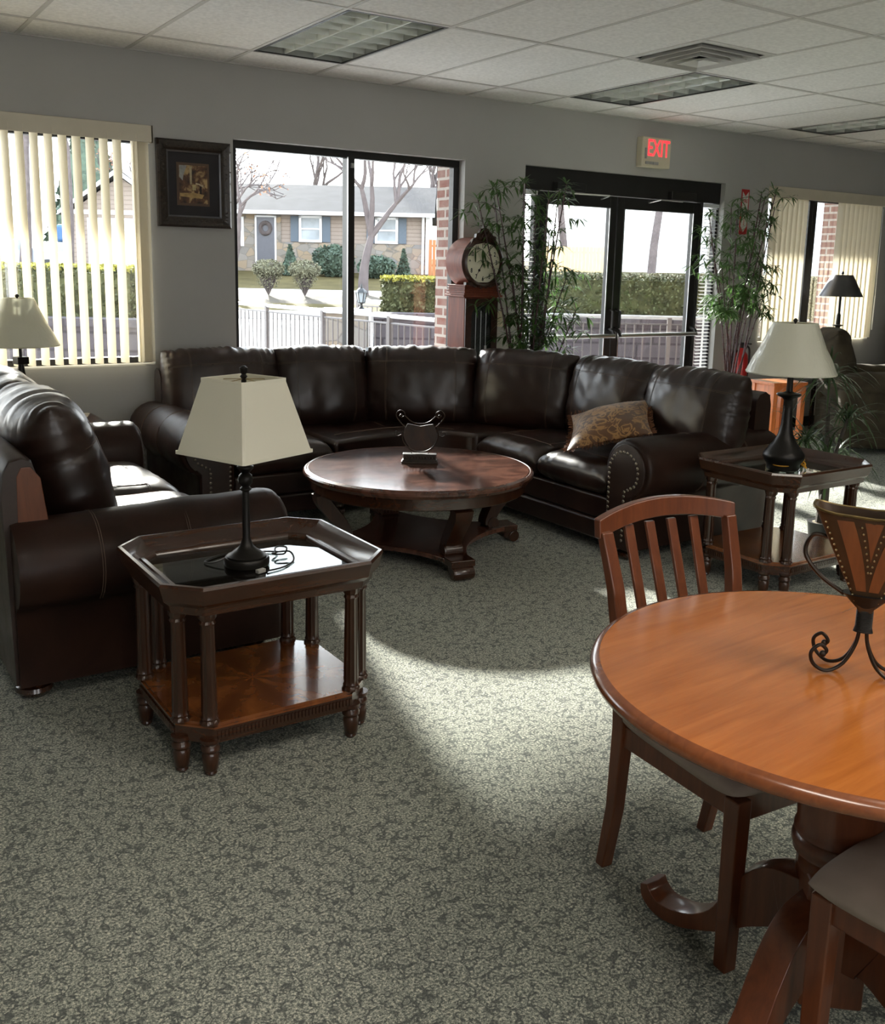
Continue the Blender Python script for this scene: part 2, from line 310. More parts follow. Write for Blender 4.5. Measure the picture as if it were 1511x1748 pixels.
# ------------------------------------------------------------------ mesh builder
class MB:
    def __init__(self, T=None):
        self.v = []; self.f = []; self.T = T or Matrix.Identity(4); self.mi = []; self.cur = 0
    def add(self, vs, fs, T=None):
        n = len(self.v); A = self.T @ T if T is not None else self.T
        self.v += [A @ Vector(p) for p in vs]
        for f in fs: self.f.append([n + i for i in f]); self.mi.append(self.cur)
        return self
    def box(self, x0, x1, y0, y1, z0, z1, T=None):
        x0, x1 = min(x0, x1), max(x0, x1); y0, y1 = min(y0, y1), max(y0, y1); z0, z1 = min(z0, z1), max(z0, z1)
        vs = [(x, y, z) for z in (z0, z1) for y in (y0, y1) for x in (x0, x1)]
        return self.add(vs, [(0, 2, 3, 1), (4, 5, 7, 6), (0, 1, 5, 4), (2, 6, 7, 3), (0, 4, 6, 2), (1, 3, 7, 5)], T)
    def cbox(self, c, s, R=None):
        T = Matrix.Translation(c) @ (R.to_4x4() if R is not None else Matrix.Identity(4))
        return self.box(-s[0] / 2, s[0] / 2, -s[1] / 2, s[1] / 2, -s[2] / 2, s[2] / 2, T)
    def prism(self, poly, z0, z1, T=None, top=None):
        n = len(poly); top = top or poly
        ar = sum(poly[i][0] * poly[(i + 1) % n][1] - poly[(i + 1) % n][0] * poly[i][1] for i in range(n))
        if ar < 0: poly = poly[::-1]; top = top[::-1]
        vs = [(*p, z0) for p in poly] + [(*p, z1) for p in top]
        fs = [tuple(range(n))[::-1], tuple(range(n, 2 * n))] + [(i, (i + 1) % n, n + (i + 1) % n, n + i) for i in range(n)]
        return self.add(vs, fs, T)
    def rings(self, rings, closed=True, caps=True, T=None):
        n = len(rings[0]); vs = [p for r in rings for p in r]; fs = []
        for k in range(len(rings) - 1):
            for i in range(n if closed else n - 1):
                j = (i + 1) % n; fs.append((k * n + i, k * n + j, (k + 1) * n + j, (k + 1) * n + i))
        if caps:
            fs.append(tuple(range(n))[::-1]); fs.append(tuple((len(rings) - 1) * n + i for i in range(n)))
        return self.add(vs, fs, T)
    def lathe(self, prof, seg=24, T=None, flute=0, fl=8, caps=True):
        rr = []
        for r, z in prof:
            rr.append([((r * (1 - (flute * (.5 + .5 * cos(2 * pi * i / seg * fl)) if flute else 0))) * cos(2 * pi * i / seg), (r * (1 - (flute * (.5 + .5 * cos(2 * pi * i / seg * fl)) if flute else 0))) * sin(2 * pi * i / seg), z) for i in range(seg)])
        return self.rings(rr, T=T, caps=caps)
    def tube(self, pts, r, seg=8, T=None):
        pts = [Vector(p) for p in pts]; n = len(pts)
        if not isinstance(r, (list, tuple)): r = [r] * n
        t0 = (pts[1] - pts[0]).normalized(); a = Vector((0, 0, 1)) if abs(t0.z) < .9 else Vector((1, 0, 0))
        nx = t0.cross(a).normalized(); rr = []
        for i, p in enumerate(pts):
            t = (pts[min(i + 1, n - 1)] - pts[max(i - 1, 0)])
            if t.length < 1e-9: t = t0
            t.normalize(); nx = (nx - t * nx.dot(t))
            if nx.length < 1e-6: nx = t.orthogonal()
            nx.normalize(); ny = t.cross(nx)
            rr.append([p + (nx * cos(2 * pi * k / seg) + ny * sin(2 * pi * k / seg)) * r[i] for k in range(seg)])
        return self.rings(rr, T=T)
    def sphere(self, c, r, seg=12, T=None, sc=(1, 1, 1)):
        prof = [(max(1e-4, sin(pi * k / 8)) * r, -cos(pi * k / 8) * r) for k in range(9)]
        A = Matrix.Translation(c) @ Matrix.Diagonal((*sc, 1))
        return self.lathe(prof, seg, (T @ A) if T is not None else A)
    def sheet(self, fn, nu, nv, T=None):
        vs = [fn(i / nu, j / nv) for j in range(nv + 1) for i in range(nu + 1)]
        fs = [(j * (nu + 1) + i, j * (nu + 1) + i + 1, (j + 1) * (nu + 1) + i + 1, (j + 1) * (nu + 1) + i) for j in range(nv) for i in range(nu)]
        return self.add(vs, fs, T)
    def build(self, name, mat, parent=None, bevel=0, smooth=True, off=None, merge=False, segs=2, angle=40, sub=0):
        me = bpy.data.meshes.new(name)
        vs = self.v if off is None else [p - Vector(off) for p in self.v]
        me.from_pydata([tuple(p) for p in vs], [], self.f)
        ms = mat if isinstance(mat, (list, tuple)) else [mat]
        for m in ms: me.materials.append(MAT[m] if isinstance(m, str) else m)
        if len(ms) > 1:
            for p, i in zip(me.polygons, self.mi): p.material_index = i
        bm = bmesh.new(); bm.from_mesh(me)
        if merge: bmesh.ops.remove_doubles(bm, verts=bm.verts, dist=1e-5)
        bmesh.ops.recalc_face_normals(bm, faces=bm.faces)
        bm.to_mesh(me); bm.free(); me.update()
        if smooth:
            me.polygons.foreach_set('use_smooth', [True] * len(me.polygons))
            if hasattr(me, 'set_sharp_from_angle') and not bevel: me.set_sharp_from_angle(angle=radians(angle))
        o = bpy.data.objects.new(name, me); COL.objects.link(o)
        if parent is not None: o.parent = parent
        if bevel:
            md = o.modifiers.new('bevel', 'BEVEL'); md.width = bevel; md.segments = segs; md.limit_method = 'ANGLE'; md.angle_limit = radians(35); md.harden_normals = True
        if sub:
            md = o.modifiers.new('subdivision', 'SUBSURF'); md.levels = sub; md.render_levels = sub
        return o

def thing(name, label, cat, loc=(0, 0, 0), rz=0, group=None):
    o = bpy.data.objects.new(name, None); COL.objects.link(o); o.location = loc; o.rotation_euler = (0, 0, rz)
    o.empty_display_size = .1; return tag(o, label, cat, group)
def tag(o, label, cat, group=None, kind=None):
    if label: o['label'] = label
    if cat: o['category'] = cat
    if group: o['group'] = group
    if kind: o['kind'] = kind
    return o
def struct(o): o['kind'] = 'structure'; return o
def dup(o, parent=None):
    c = o.copy(); COL.objects.link(c)
    if parent is not None: c.parent = parent
    for ch in list(o.children): dup(ch, c)
    return c
def RZ(a): return Matrix.Rotation(a, 4, 'Z')
def RX(a): return Matrix.Rotation(a, 4, 'X')
def RY(a): return Matrix.Rotation(a, 4, 'Y')
def TR(*p): return Matrix.Translation(p if len(p) == 3 else p[0])
def text_mesh(s, size, name, mat, parent, T, depth=.001, sx=1.0, bold=0):
    cu = bpy.data.curves.new(name, 'FONT'); cu.body = s; cu.size = size; cu.align_x = 'CENTER'; cu.align_y = 'CENTER'; cu.extrude = depth; cu.offset = bold
    ob = bpy.data.objects.new(name + '_tmp', cu); COL.objects.link(ob)
    dg = bpy.context.evaluated_depsgraph_get(); me = bpy.data.meshes.new_from_object(ob.evaluated_get(dg)); me.name = name
    bpy.data.objects.remove(ob); bpy.data.curves.remove(cu)
    me.transform(T @ Matrix.Diagonal((sx, 1, 1, 1))); me.materials.clear(); me.materials.append(MAT[mat])
    o = bpy.data.objects.new(name, me); COL.objects.link(o); o.parent = parent; return o
def catmull(pts, n=8):
    pts = [Vector(p) for p in pts]; out = []
    P = [pts[0] * 2 - pts[1]] + pts + [pts[-1] * 2 - pts[-2]]
    for i in range(1, len(P) - 2):
        a, b, c, d = P[i - 1:i + 3]
        for k in range(n):
            t = k / n
            out.append(.5 * ((2 * b) + (c - a) * t + (2 * a - 5 * b + 4 * c - d) * t * t + (3 * b - a - 3 * c + d) * t ** 3))
    out.append(pts[-1]); return out
def sstep(a, b, x):
    t = min(1, max(0, (x - a) / (b - a))); return t * t * (3 - 2 * t)

# ================================================================== SETTING
XL, XR, YF = -4.2, 13.5, -11.5
mb = MB(); mb.box(XL, XR, YF, 0.12, -.1, 0); struct(mb.build('floor', 'carpet', smooth=False))

# lights and vents sit in cells of the ceiling grid
def cell(i, k): return (i * S, (i + 1) * S, -ROW - 2 * S * (k + 1), -ROW - 2 * S * k)      # k = row of 4 ft cells from the window wall
LIGHTS = [(2, 0), (6, 0), (10, 0), (14, 0), (-2, 0), (-2, 2), (10, 2), (14, 2)]
FILL_CELLS = [(-2, 4), (1, 4), (4, 4), (-2, 6), (1, 6), (4, 6)]  # unseen glowing troffers, added as fill for floor and dining table
VENTS = [(5, 1)]
mb = MB()
for i in range(-7, 23):
    x0, x1 = i * S, (i + 1) * S
    mb.box(x0, x1, -ROW, 0, H, H + .02)
    for k in range(0, 9):
        if (i, k) in LIGHTS or (i, k) in FILL_CELLS: continue
        a = cell(i, k)
        if (i, k) in VENTS: mb.box(a[0], a[1], a[2], a[3] - S, H, H + .02); continue
        mb.box(a[0], a[1], a[2], a[3], H, H + .02)
mb.box(XL - .3, XR + .3, YF - .3, .3, H + .2, H + .3)
struct(mb.build('ceiling', 'tile', smooth=False))
mb = MB()
for i in range(-6, 23): mb.box(i * S - .012, i * S + .012, YF, 0, H - .004, H + .001)
for k in range(0, 9):
    y = -ROW - 2 * S * k; mb.box(XL, XR, y - .012, y + .012, H - .005, H + .001)
mb.box(5 * S, 6 * S, -ROW - 3 * S - .012, -ROW - 3 * S + .012, H - .005, H + .001)
mb.box(XL, XR, -.022, 0, H - .005, H + .001)
struct(mb.build('trim_1', 'tbar', smooth=False))

# window wall with openings (x0, x1, z0, z1)
W1 = (-2.1, .722, .857, 2.262); W2 = (1.267, 3.07, .857, 2.286); DR = (3.634, 5.90, 0, 2.295); W3 = (6.50, 8.24, .857, 2.262)
mb = MB(); TH = .16
xs = [XL] + [c for o in (W1, W2, DR, W3) for c in o[:2]] + [XR]
for k in range(0, len(xs), 2): mb.box(xs[k], xs[k + 1], 0, TH, 0, H + .1)
for o in (W1, W2, DR, W3):
    mb.box(o[0], o[1], 0, TH, o[3], H + .1)
    if o[2] > 0: mb.box(o[0], o[1], 0, TH, 0, o[2])
struct(mb.build('wall_back', 'wall', smooth=False))
mb = MB(); mb.box(XL - .15, XL, YF, TH, 0, H + .1); struct(mb.build('wall_left', 'wall', smooth=False))
mb = MB(); mb.box(XR, XR + .15, YF, TH, 0, H + .1); struct(mb.build('wall_right', 'wall', smooth=False))
mb = MB(); xs = [XL - .15] + [c for x_ in (-2.0, 1.2) for c in (x_ - .9, x_ + .9)] + [XR + .15]  # unseen rear openings, added so more sky light reaches walls and ceiling
for k in range(0, len(xs), 2): mb.box(xs[k], xs[k + 1], YF - .15, YF, 0, H + .1)
for k in range(1, len(xs) - 1, 2): mb.box(xs[k], xs[k + 1], YF - .15, YF, 0, .8); mb.box(xs[k], xs[k + 1], YF - .15, YF, 2.3, H + .1)
struct(mb.build('wall_front', 'wall', smooth=False))

def window(n, o, mull, sill=True):
    x0, x1, z0, z1 = o; fy0, fy1 = .075, .135; fw_ = .05
    mb = MB()
    mb.box(x0, x1, fy0, fy1, z1 - fw_, z1); mb.box(x0, x1, fy0, fy1, z0, z0 + fw_)
    for a in (x0, x1 - fw_): mb.box(a, a + fw_, fy0, fy1, z0 + fw_, z1 - fw_)
    for m in mull: mb.box(m - .028, m + .028, fy0 - .02, fy1, z0 + fw_, z1 - fw_)
    ob = struct(mb.build('window_%d' % n, 'black', bevel=.003))
    g = MB(); xs_ = [x0 + fw_] + [q for m in mull for q in (m - .028, m + .028)] + [x1 - fw_]
    for k in range(0, len(xs_), 2): g.box(xs_[k], xs_[k + 1], .103, .107, z0 + fw_, z1 - fw_)
    g.build('window_pane', 'pane', ob, smooth=False)
    s = MB(); s.box(x0, x1, .0, fy0, z0 - .001, z0 + .012); s.build('window_sill', 'white', ob, bevel=.003)
    return ob
for n_, x_ in enumerate((-2.0, 1.2)):  # frames of the rear windows added to brighten the room
    mb = MB()
    for a_, b_ in ((x_ - .9, x_ - .85), (x_ + .85, x_ + .9)): mb.box(a_, b_, YF - .1, YF - .04, .8, 2.3)
    mb.box(x_ - .85, x_ + .85, YF - .1, YF - .04, .8, .85); mb.box(x_ - .85, x_ + .85, YF - .1, YF - .04, 2.25, 2.3)
    struct(mb.build('window_%d' % (n_ + 4), 'black', smooth=False))
window(1, W1, [-.7]); w2 = window(2, W2, [2.15]); w3 = window(3, W3, [7.21, 7.27])
mb = MB(); mb.box(2.118, 2.122, .04, .055, .91, 2.24); mb.build('mullion_cap', 'alum', w2, smooth=False)
mb = MB(); mb.box(2.14, 2.165, .035, .056, 2.17, 2.2); mb.build('blind_bracket', 'alum', w2, smooth=False)

# double glazed door with sidelights
x0, x1, z0, z1 = DR
mb = MB(); fy0, fy1 = .06, .15
mb.box(x0, x1, fy0 - .01, fy1, 2.12, z1)
for a, b in ((x0, x0 + .03), (x0 + .15, x0 + .20), (x1 - .235, x1 - .2), (x1 - .03, x1)): mb.box(a, b, fy0, .11, 0, 2.12)
mb.box(x0, x1, fy0, fy1, 0, .02)
fr = struct(mb.build('trim_2', 'black', bevel=.003))
g = MB(); g.box(x0 + .03, x0 + .15, .103, .107, .1, 2.12); g.box(x1 - .2, x1 - .03, .103, .107, .1, 2.12); g.build('sidelight_pane', 'pane', fr, smooth=False)
mb = MB(); mb.box(x0 + .03, x0 + .15, fy0, .11, .02, .1); mb.box(x1 - .2, x1 - .03, fy0, .11, .02, .1); mb.build('bottom_rail', 'black', fr, smooth=False)
def door(n, a, b, hinge_left):
    mb = MB(); st = .075
    mb.box(a, a + st, .065, .115, .02, 2.115); mb.box(b - st, b, .065, .115, .02, 2.115)
    mb.box(a + st, b - st, .065, .115, 2.02, 2.115); mb.box(a + st, b - st, .065, .115, .02, .25)
    d = struct(mb.build('door_%d' % n, 'black', bevel=.004))
    g = MB(); g.box(a + st, b - st, .088, .092, .25, 2.02); g.build('door_pane', 'pane', d, smooth=False)
    e = MB(); e.box(a + st - .004, a + st + .006, .06, .066, .25, 2.02); e.box(b - st - .006, b - st + .004, .06, .066, .25, 2.02); e.build('glazing_bead', 'alum', d, smooth=False)
    p = MB(); p.tube([(a + .03, -.02, .965), (b - .03, -.02, .965)], .017, 12)
    p.build('push_bar', 'alum', d)
    q = MB()
    for xx in (a + .03, b - .03): q.tube([(xx, .066, 1.02), (xx, .0, 1.0), (xx, -.02, .955)], .016, 8)
    q.build('bar_bracket', 'black', d)
    hx = a if hinge_left else b; s = 1 if hinge_left else -1
    c = MB(); c.box(hx + s * .12, hx + s * .42, .0, .058, 2.12, 2.19); c.build('door_closer', 'black', d, bevel=.006)
    c = MB(); c.tube([(hx + s * .27, .02, 2.11), (hx + s * .62, -.06, 2.105), (hx + s * .64, .06, 2.085)], .007, 6); c.build('closer_arm', 'alum', d)
    return d
door(1, 3.84, 4.665, True); door(2, 4.675, 5.66, False)
hd = MB()
for xx in (4.63, 4.71): hd.tube([(xx, .06, 1.18), (xx, .01, 1.17), (xx, .01, 1.03), (xx, .06, 1.02)], .012, 8)
hd.build('pull_handle', 'black', bpy.data.objects['door_1'])

# mini blinds in the sidelights
for a, b, lab in ((x0 + .02, x0 + .15, 'white horizontal mini blind in the narrow sidelight left of the doors'), (x1 - .205, x1 - .03, 'white horizontal mini blind in the narrow sidelight right of the doors')):
    t = thing('mini_blind', lab, 'blind', ((a + b) / 2, .042, 2.1), group='sidelight mini blinds')
    m = MB()
    for k in range(62):
        z = -.03 - k * .0315; m.cbox((0, 0, z), (b - a, .024, .0012), Matrix.Rotation(radians(17), 3, 'X'))
    m.build('slats', 'slat', t, smooth=False)
    m = MB(); m.box(-(b - a) / 2, (b - a) / 2, -.015, .015, -.02, .01); m.build('headrail', 'slat', t)

# baseboard
mb = MB()
for a, b in ((XL, DR[0]), (DR[1], XR)): mb.box(a, b, -.012, 0, 0, .1)
struct(mb.build('baseboard_back', 'black', smooth=False))

# brick face and piers outside, eave
mb = MB()
zt = 3.1
for a, b in ((XL - .2, W1[0] - .03), (W1[1] + .03, W2[0] - .03), (W2[1] + .02, DR[0] - .02), (DR[1] + .42, W3[0] - .03), (W3[1] + .02, XR + .2)): mb.box(a, b, TH, TH + .1, -.3, zt)
for o in (W1, W2, W3): mb.box(o[0] - .03, o[1] + .03, TH, TH + .1, -.3, o[2] - .02); mb.box(o[0] - .03, o[1] + .03, TH, TH + .1, o[3] + .02, zt)
mb.box(DR[0] - .02, DR[1] + .42, TH, TH + .1, DR[3] + .02, zt)
mb.box(3.10, 3.45, TH + .1, .42, -.3, zt); mb.box(8.34, 8.6, TH + .1, .74, -.3, zt)
struct(mb.build('wall_outside', 'brick', smooth=False))
mb = MB(); mb.box(XL - .3, XR + .3, TH, 2.25, 2.62, 2.75); struct(mb.build('trim_3', 'white', smooth=False))

# ================================================================== CEILING FIXTURES
def troffer(i, k, lit, label):
    a = cell(i, k); cx, cy = (a[0] + a[1]) / 2, (a[2] + a[3]) / 2
    t = thing('ceiling_light', label, 'ceiling light', (cx, cy, H), group='recessed ceiling lights' if not lit else 'unseen fill lights added behind the camera')
    hx, hy = S / 2 - .014, S - .014
    m = MB()
    m.box(-hx - .004, hx + .004, -hy - .004, -hy + .012, -.006, .0); m.box(-hx - .004, hx + .004, hy - .012, hy + .004, -.006, .0)
    m.box(-hx - .004, -hx + .012, -hy, hy, -.006, .0); m.box(hx - .012, hx + .004, -hy, hy, -.006, .0)
    m.build('fixture_frame', 'black', t, smooth=False)
    m = MB(); m.box(-hx, hx, -hy, hy, .125, .14)
    for s in (-1, 1): m.box(s * hx, s * (hx - .006), -hy, hy, 0, .13); m.box(-hx, hx, s * hy, s * (hy - .006), 0, .13)
    m.build('fixture_housing', 'housing', t, smooth=False)
    m = MB()
    def blade(p, q, r0=.002, r1=.014, h=.07):
        d = (Vector(q) - Vector(p)).normalized(); n = Vector((-d.y, d.x, 0)); P, Q = Vector(p), Vector(q)
        rr = []
        for zz, rr_ in ((.004, r0), (.02, r0 * 2), (.045, r1 * .6), (h, r1)):
            rr.append([P + n * rr_ + Vector((0, 0, zz)), Q + n * rr_ + Vector((0, 0, zz)), Q - n * rr_ + Vector((0, 0, zz)), P - n * rr_ + Vector((0, 0, zz))])
        m.rings(rr)
    for j in range(1, 3): x = -hx + 2 * hx * j / 3; blade((x, -hy, 0), (x, hy, 0), .004)
    for j in range(1, 8):
        y = -hy + 2 * hy * j / 8; blade((-hx, y, 0), (hx, y, 0))
    m.build('louver_grid', 'louver', t)
    for x in (-.18, 0, .18):
        m = MB(); m.tube([(x, -hy + .05, .1), (x, hy - .05, .1)], .013, 10); m.build('fluorescent_tube', emit('fill_tube', (1, .93, .82), 2.0) if lit else 'outwhite', t)
    if lit:
        ld = bpy.data.lights.new('troffer_fill', 'AREA'); ld.shape = 'RECTANGLE'; ld.size = .5; ld.size_y = 1.1; ld.energy = FILL; ld.color = (1.0, .92, .80); ld.spread = radians(150)
        lo = bpy.data.objects.new('troffer_fill', ld); COL.objects.link(lo); lo.location = (cx, cy, H - .01); 
    return t
labs = {(2, 0): 'unlit recessed ceiling light with parabolic louver, nearest and leftmost in view', (6, 0): 'unlit recessed ceiling light with louver directly behind the square air vent',
        (10, 0): 'unlit recessed ceiling light cut by the right edge of the photo', (14, 0): 'unlit recessed ceiling light beyond the right edge', (-2, 0): 'unlit recessed ceiling light above the blinds, left of the frame',
        (-2, 2): 'unlit recessed ceiling light overhead left of the camera', (10, 2): 'unlit recessed ceiling light right of the vent, just outside the frame', (14, 2): 'unlit recessed ceiling light far right beyond the frame'}
for c in LIGHTS: troffer(*c, False, labs[c])
for n, c in enumerate(FILL_CELLS): troffer(*c, True, 'unseen recessed fill light added behind the camera, %s' % ['front left', 'front middle', 'front right', 'rear left', 'rear middle', 'rear right'][n])
a = cell(5, 1); cx = (a[0] + a[1]) / 2; cy = a[3] - S / 2
t = thing('air_vent', 'square stepped metal air diffuser in the ceiling between two lights', 'air vent', (cx, cy, H))
m = MB(); h = S / 2 - .014
def sqring(m, r0, z0, r1, z1, th=.004):
    for q in range(4):
        A = RZ(q * pi / 2)
        m.add([(-r0, -r0, z0), (r0, -r0, z0), (r1, -r1, z1), (-r1, -r1, z1), (-r0, -r0, z0 + th), (r0, -r0, z0 + th), (r1, -r1, z1 + th), (-r1, -r1, z1 + th)],
              [(0, 1, 2, 3), (7, 6, 5, 4), (0, 4, 5, 1), (1, 5, 6, 2), (2, 6, 7, 3), (3, 7, 4, 0)], A)
for r0, z0, r1, z1 in ((h, -.003, h - .03, -.002), (h - .045, -.022, h - .085, .03), (h - .10, -.030, h - .14, .02), (h - .155, -.036, h - .19, .01), (h - .205, -.04, .02, -.02)): sqring(m, r0, z0, r1, z1)
m.build('diffuser_cones', 'tbar', t, smooth=False)
m = MB(); m.box(-h, h, -h, h, .09, .1)
for s in (-1, 1): m.box(s * h, s * (h - .004), -h, h, 0, .1); m.box(-h, h, s * h, s * (h - .004), 0, .1)
m.build('duct_box', 'steelgrey', t, smooth=False)

# ================================================================== BLINDS
def vertical_blind(o, vanes, label):
    x0, x1, z0, z1 = o
    t = thing('vertical_blind', label, 'blinds', ((x0 + x1) / 2, 0, z1), group='vertical blinds')
    m = MB(); hw = (x1 - x0) / 2 + .01
    m.box(-hw, hw, -.075, -.063, -.055, .045); m.box(-hw, -hw + .012, -.075, 0, -.055, .045); m.box(hw - .012, hw, -.075, 0, -.055, .045); m.box(-hw, hw, -.075, 0, .04, .045)
    m.build('valance', 'valance', t, bevel=.003)
    m = MB(); m.box(-hw + .03, hw - .03, -.05, -.02, .0, .03); m.build('headrail', 'alum', t, smooth=False)
    base = None
    for (x, ang) in vanes:
        if base is None:
            m = MB()
            def fn(u, v): 
                s = (u - .5) * .089; return (s, .008 * (1 - (2 * u - 1) ** 2), -.01 - v * (z1 - z0 - .035))
            m.sheet(fn, 6, 1); base = m.build('vane', 'vane', t); ob = base
        else:
            ob = base.copy(); COL.objects.link(ob); ob.parent = t
        ob.location = (x - (x0 + x1) / 2, -.034, 0); ob.rotation_euler = (0, 0, ang)
    return t
v1 = [(-2.05 + k * .078, radians(90 + 20)) for k in range(34)]
v1 = [(x, a) for x, a in v1 if x < .56] + [(.625, radians(100)), (.672, radians(12)), (.655, radians(20))]
b1 = vertical_blind(W1, v1, 'cream vertical blinds turned open over the left window')
v3 = [(6.55 + k * .072, radians(-14)) for k in range(7)] + [(7.56 + k * .076, radians(-16)) for k in range(9)]
b3 = vertical_blind(W3, v3, 'cream vertical blinds mostly closed over the right window behind the far lamp')
m = MB(); m.tube([(.835, -.06, -.08), (.84, -.065, -.95)], .004, 6); m.tube([(.84, -.065, -.95), (.84, -.065, -1.3)], .007, 6); m.build('wand', 'outwhite', b3)

# ================================================================== WALL THINGS
# framed print
t = thing('framed_picture', 'dark carved frame holding a small sepia street print, hung between the windows', 'picture', (1.0, -.002, 1.983))
W_, Hh = .236, .263
m = MB()
prof = [(0, 0), (0, -.03), (.012, -.042), (.04, -.036), (.055, -.026), (.062, -.02), (.062, 0)]
def frame_ring(m, w_, h_, prof):
    cs = [(-1, -1), (1, -1), (1, 1), (-1, 1)]
    for k in range(4):
        a, b = cs[k], cs[(k + 1) % 4]
        r0 = [(a[0] * (w_ - d), y, a[1] * (h_ - d)) for d, y in prof]; r1 = [(b[0] * (w_ - d), y, b[1] * (h_ - d)) for d, y in prof]
        m.rings([r0, r1], closed=False, caps=False)
frame_ring(m, W_, Hh, prof); rnd = random.Random(3)
for k in range(120):
    s = rnd.random(); side = k % 4; d = rnd.uniform(.008, .045)
    x, z = [((-1 + 2 * s) * W_ * .97, -Hh + d), (W_ - d, (-1 + 2 * s) * Hh * .97), ((-1 + 2 * s) * W_ * .97, Hh - d), (-W_ + d, (-1 + 2 * s) * Hh * .97)][side]
    m.sphere((x, -.036, z), .009, 6, sc=(rnd.uniform(.6, 1.6), .5, rnd.uniform(.4, .9)))
m.build('carved_frame', 'carved', t)
m = MB(); frame_ring(m, W_ - .062, Hh - .062, [(0, 0), (0, -.02), (.01, -.016), (.01, 0)]); m.build('inner_lip', 'silver', t)
m = MB(); m.box(-W_ + .06, W_ - .06, -.008, -.004, -Hh + .06, Hh - .06); m.build('mat_board', 'mat_board', t, smooth=False)
m = MB(); m.box(-.11, .10, -.0095, -.008, -.13, .13); m.build('fillet', 'goldline', t, smooth=False)
m = MB(); m.box(-.095, .087, -.011, -.0095, -.115, .115); pr = m.build('print', 'print', t, smooth=False)
cb = lambda name, pts, col: (lambda mm: mm.build(name, plain('paint_' + name, col, .5, var=.25, vs=40), t, smooth=False))(MB().add([(x, -.0114, z) for x, z in pts], [tuple(range(len(pts)))]))
cb('pale_sky', [(-.093, .113), (-.045, .113), (-.068, .05), (-.072, .02), (-.093, .04)], (.33, .33, .31))
cb('lit_street', [(-.093, -.055), (.0, -.05), (.065, -.06), (.05, -.085), (-.093, -.075)], (.42, .27, .10))
cb('white_corner', [(-.028, .105), (-.012, .11), (-.014, .0), (-.026, .0)], (.42, .34, .2))
cb('awning', [(.01, .012), (.06, .0), (.062, -.016), (.03, .0), (.012, .0)], (.5, .4, .25))
cb('bright_window', [(-.01, -.002), (.012, -.004), (.012, -.036), (-.01, -.034)], (.5, .4, .2))
cb('dark_doorway', [(.035, -.01), (.05, -.012), (.05, -.058), (.035, -.056)], (.02, .008, .005))

# exit sign
t = thing('exit_sign', 'cream EXIT sign box with red letters above the double doors', 'exit sign', (4.95, 0, 2.48))
m = MB(); m.box(-.165, .165, -.07, 0, -.12, .12); m.build('sign_body', 'cream', t, bevel=.008)
text_mesh('EXIT', .19, 'exit_letters', 'red', t, TR(.02, -.0712, .028) @ RX(pi / 2), .0006, .66, .0015)
m = MB(); m.box(-.135, -.115, -.078, -.07, -.055, .03); m.build('side_switch', 'greyp', t, bevel=.001)
for k, (xa, xb) in enumerate(((-.125, -.09), (-.08, -.045), (-.038, .02))):
    m = MB(); m.box(xa, xb, -.080, -.07, -.098, -.076); m.build('indicator_switch', 'greyp', t, bevel=.001)

# fire sign and extinguisher
t = thing('fire_sign', 'narrow red and white FIRE arrow sign on the wall right of the doors', 'sign', (6.17, 0, 2.06))
m = MB(); m.box(-.052, .052, -.004, 0, -.2, .2); m.build('sign_panel', 'redpaint', t, smooth=False)
m = MB(); m.add([(-.04, -.0046, .12), (.04, -.0046, .12), (.04, -.0046, .18), (0, -.0046, .14), (-.04, -.0046, .18)], [(0, 1, 2, 3, 4)]); m.add([(-.04, -.0046, -.12), (.04, -.0046, -.12), (.04, -.0046, .12), (-.04, -.0046, .12)], [(0, 1, 2, 3)])
m.add([(-.045, -.0046, -.12), (.045, -.0046, -.12), (0, -.0046, -.18)], [(0, 1, 2)]); m.build('sign_face', 'signwhite', t, smooth=False)
text_mesh('FIRE', .045, 'fire_word', 'redpaint', t, TR(0, -.0052, .095) @ RX(pi / 2), .0003, .8, .001)
for k, ch in enumerate('EXTINGUISHER'):
    text_mesh(ch, .017, 'letter', 'redpaint', t, TR(0, -.0052, .065 - k * .0162) @ RX(pi / 2), .0003, 1.1, .0006)
t = thing('fire_extinguisher', 'red fire extinguisher hung on the wall behind the tall right plant', 'extinguisher', (6.17, -.1, .38))
m = MB(); m.lathe([(.05, 0), (.062, .01), (.062, .34), (.055, .39), (.025, .43), (.02, .45)], 20); m.build('tank', 'redpaint', t)
m = MB(); m.box(-.02, .02, -.03, .03, .45, .49); m.box(-.012, .012, -.1, .02, .485, .50); m.build('valve', 'black', t, bevel=.003)
m = MB(); m.tube(catmull([(0, .0, .47), (.05, -.03, .46), (.075, -.03, .38), (.07, -.02, .15)]), .009, 8); m.build('hose', 'black', t)
m = MB(); m.box(-.03, .03, .06, .1, .1, .42); m.build('bracket', 'black', t)
# outlet
t = thing('wall_switch', 'small ivory switch plate low on the wall behind the left plant', 'switch', (3.42, 0, 1.12))
m = MB(); m.box(-.038, .038, -.006, 0, -.06, .06); m.build('plate', 'cream', t, bevel=.002)
m = MB(); m.box(-.006, .006, -.014, -.006, -.012, .012); m.build('toggle', 'cream', t, bevel=.001)

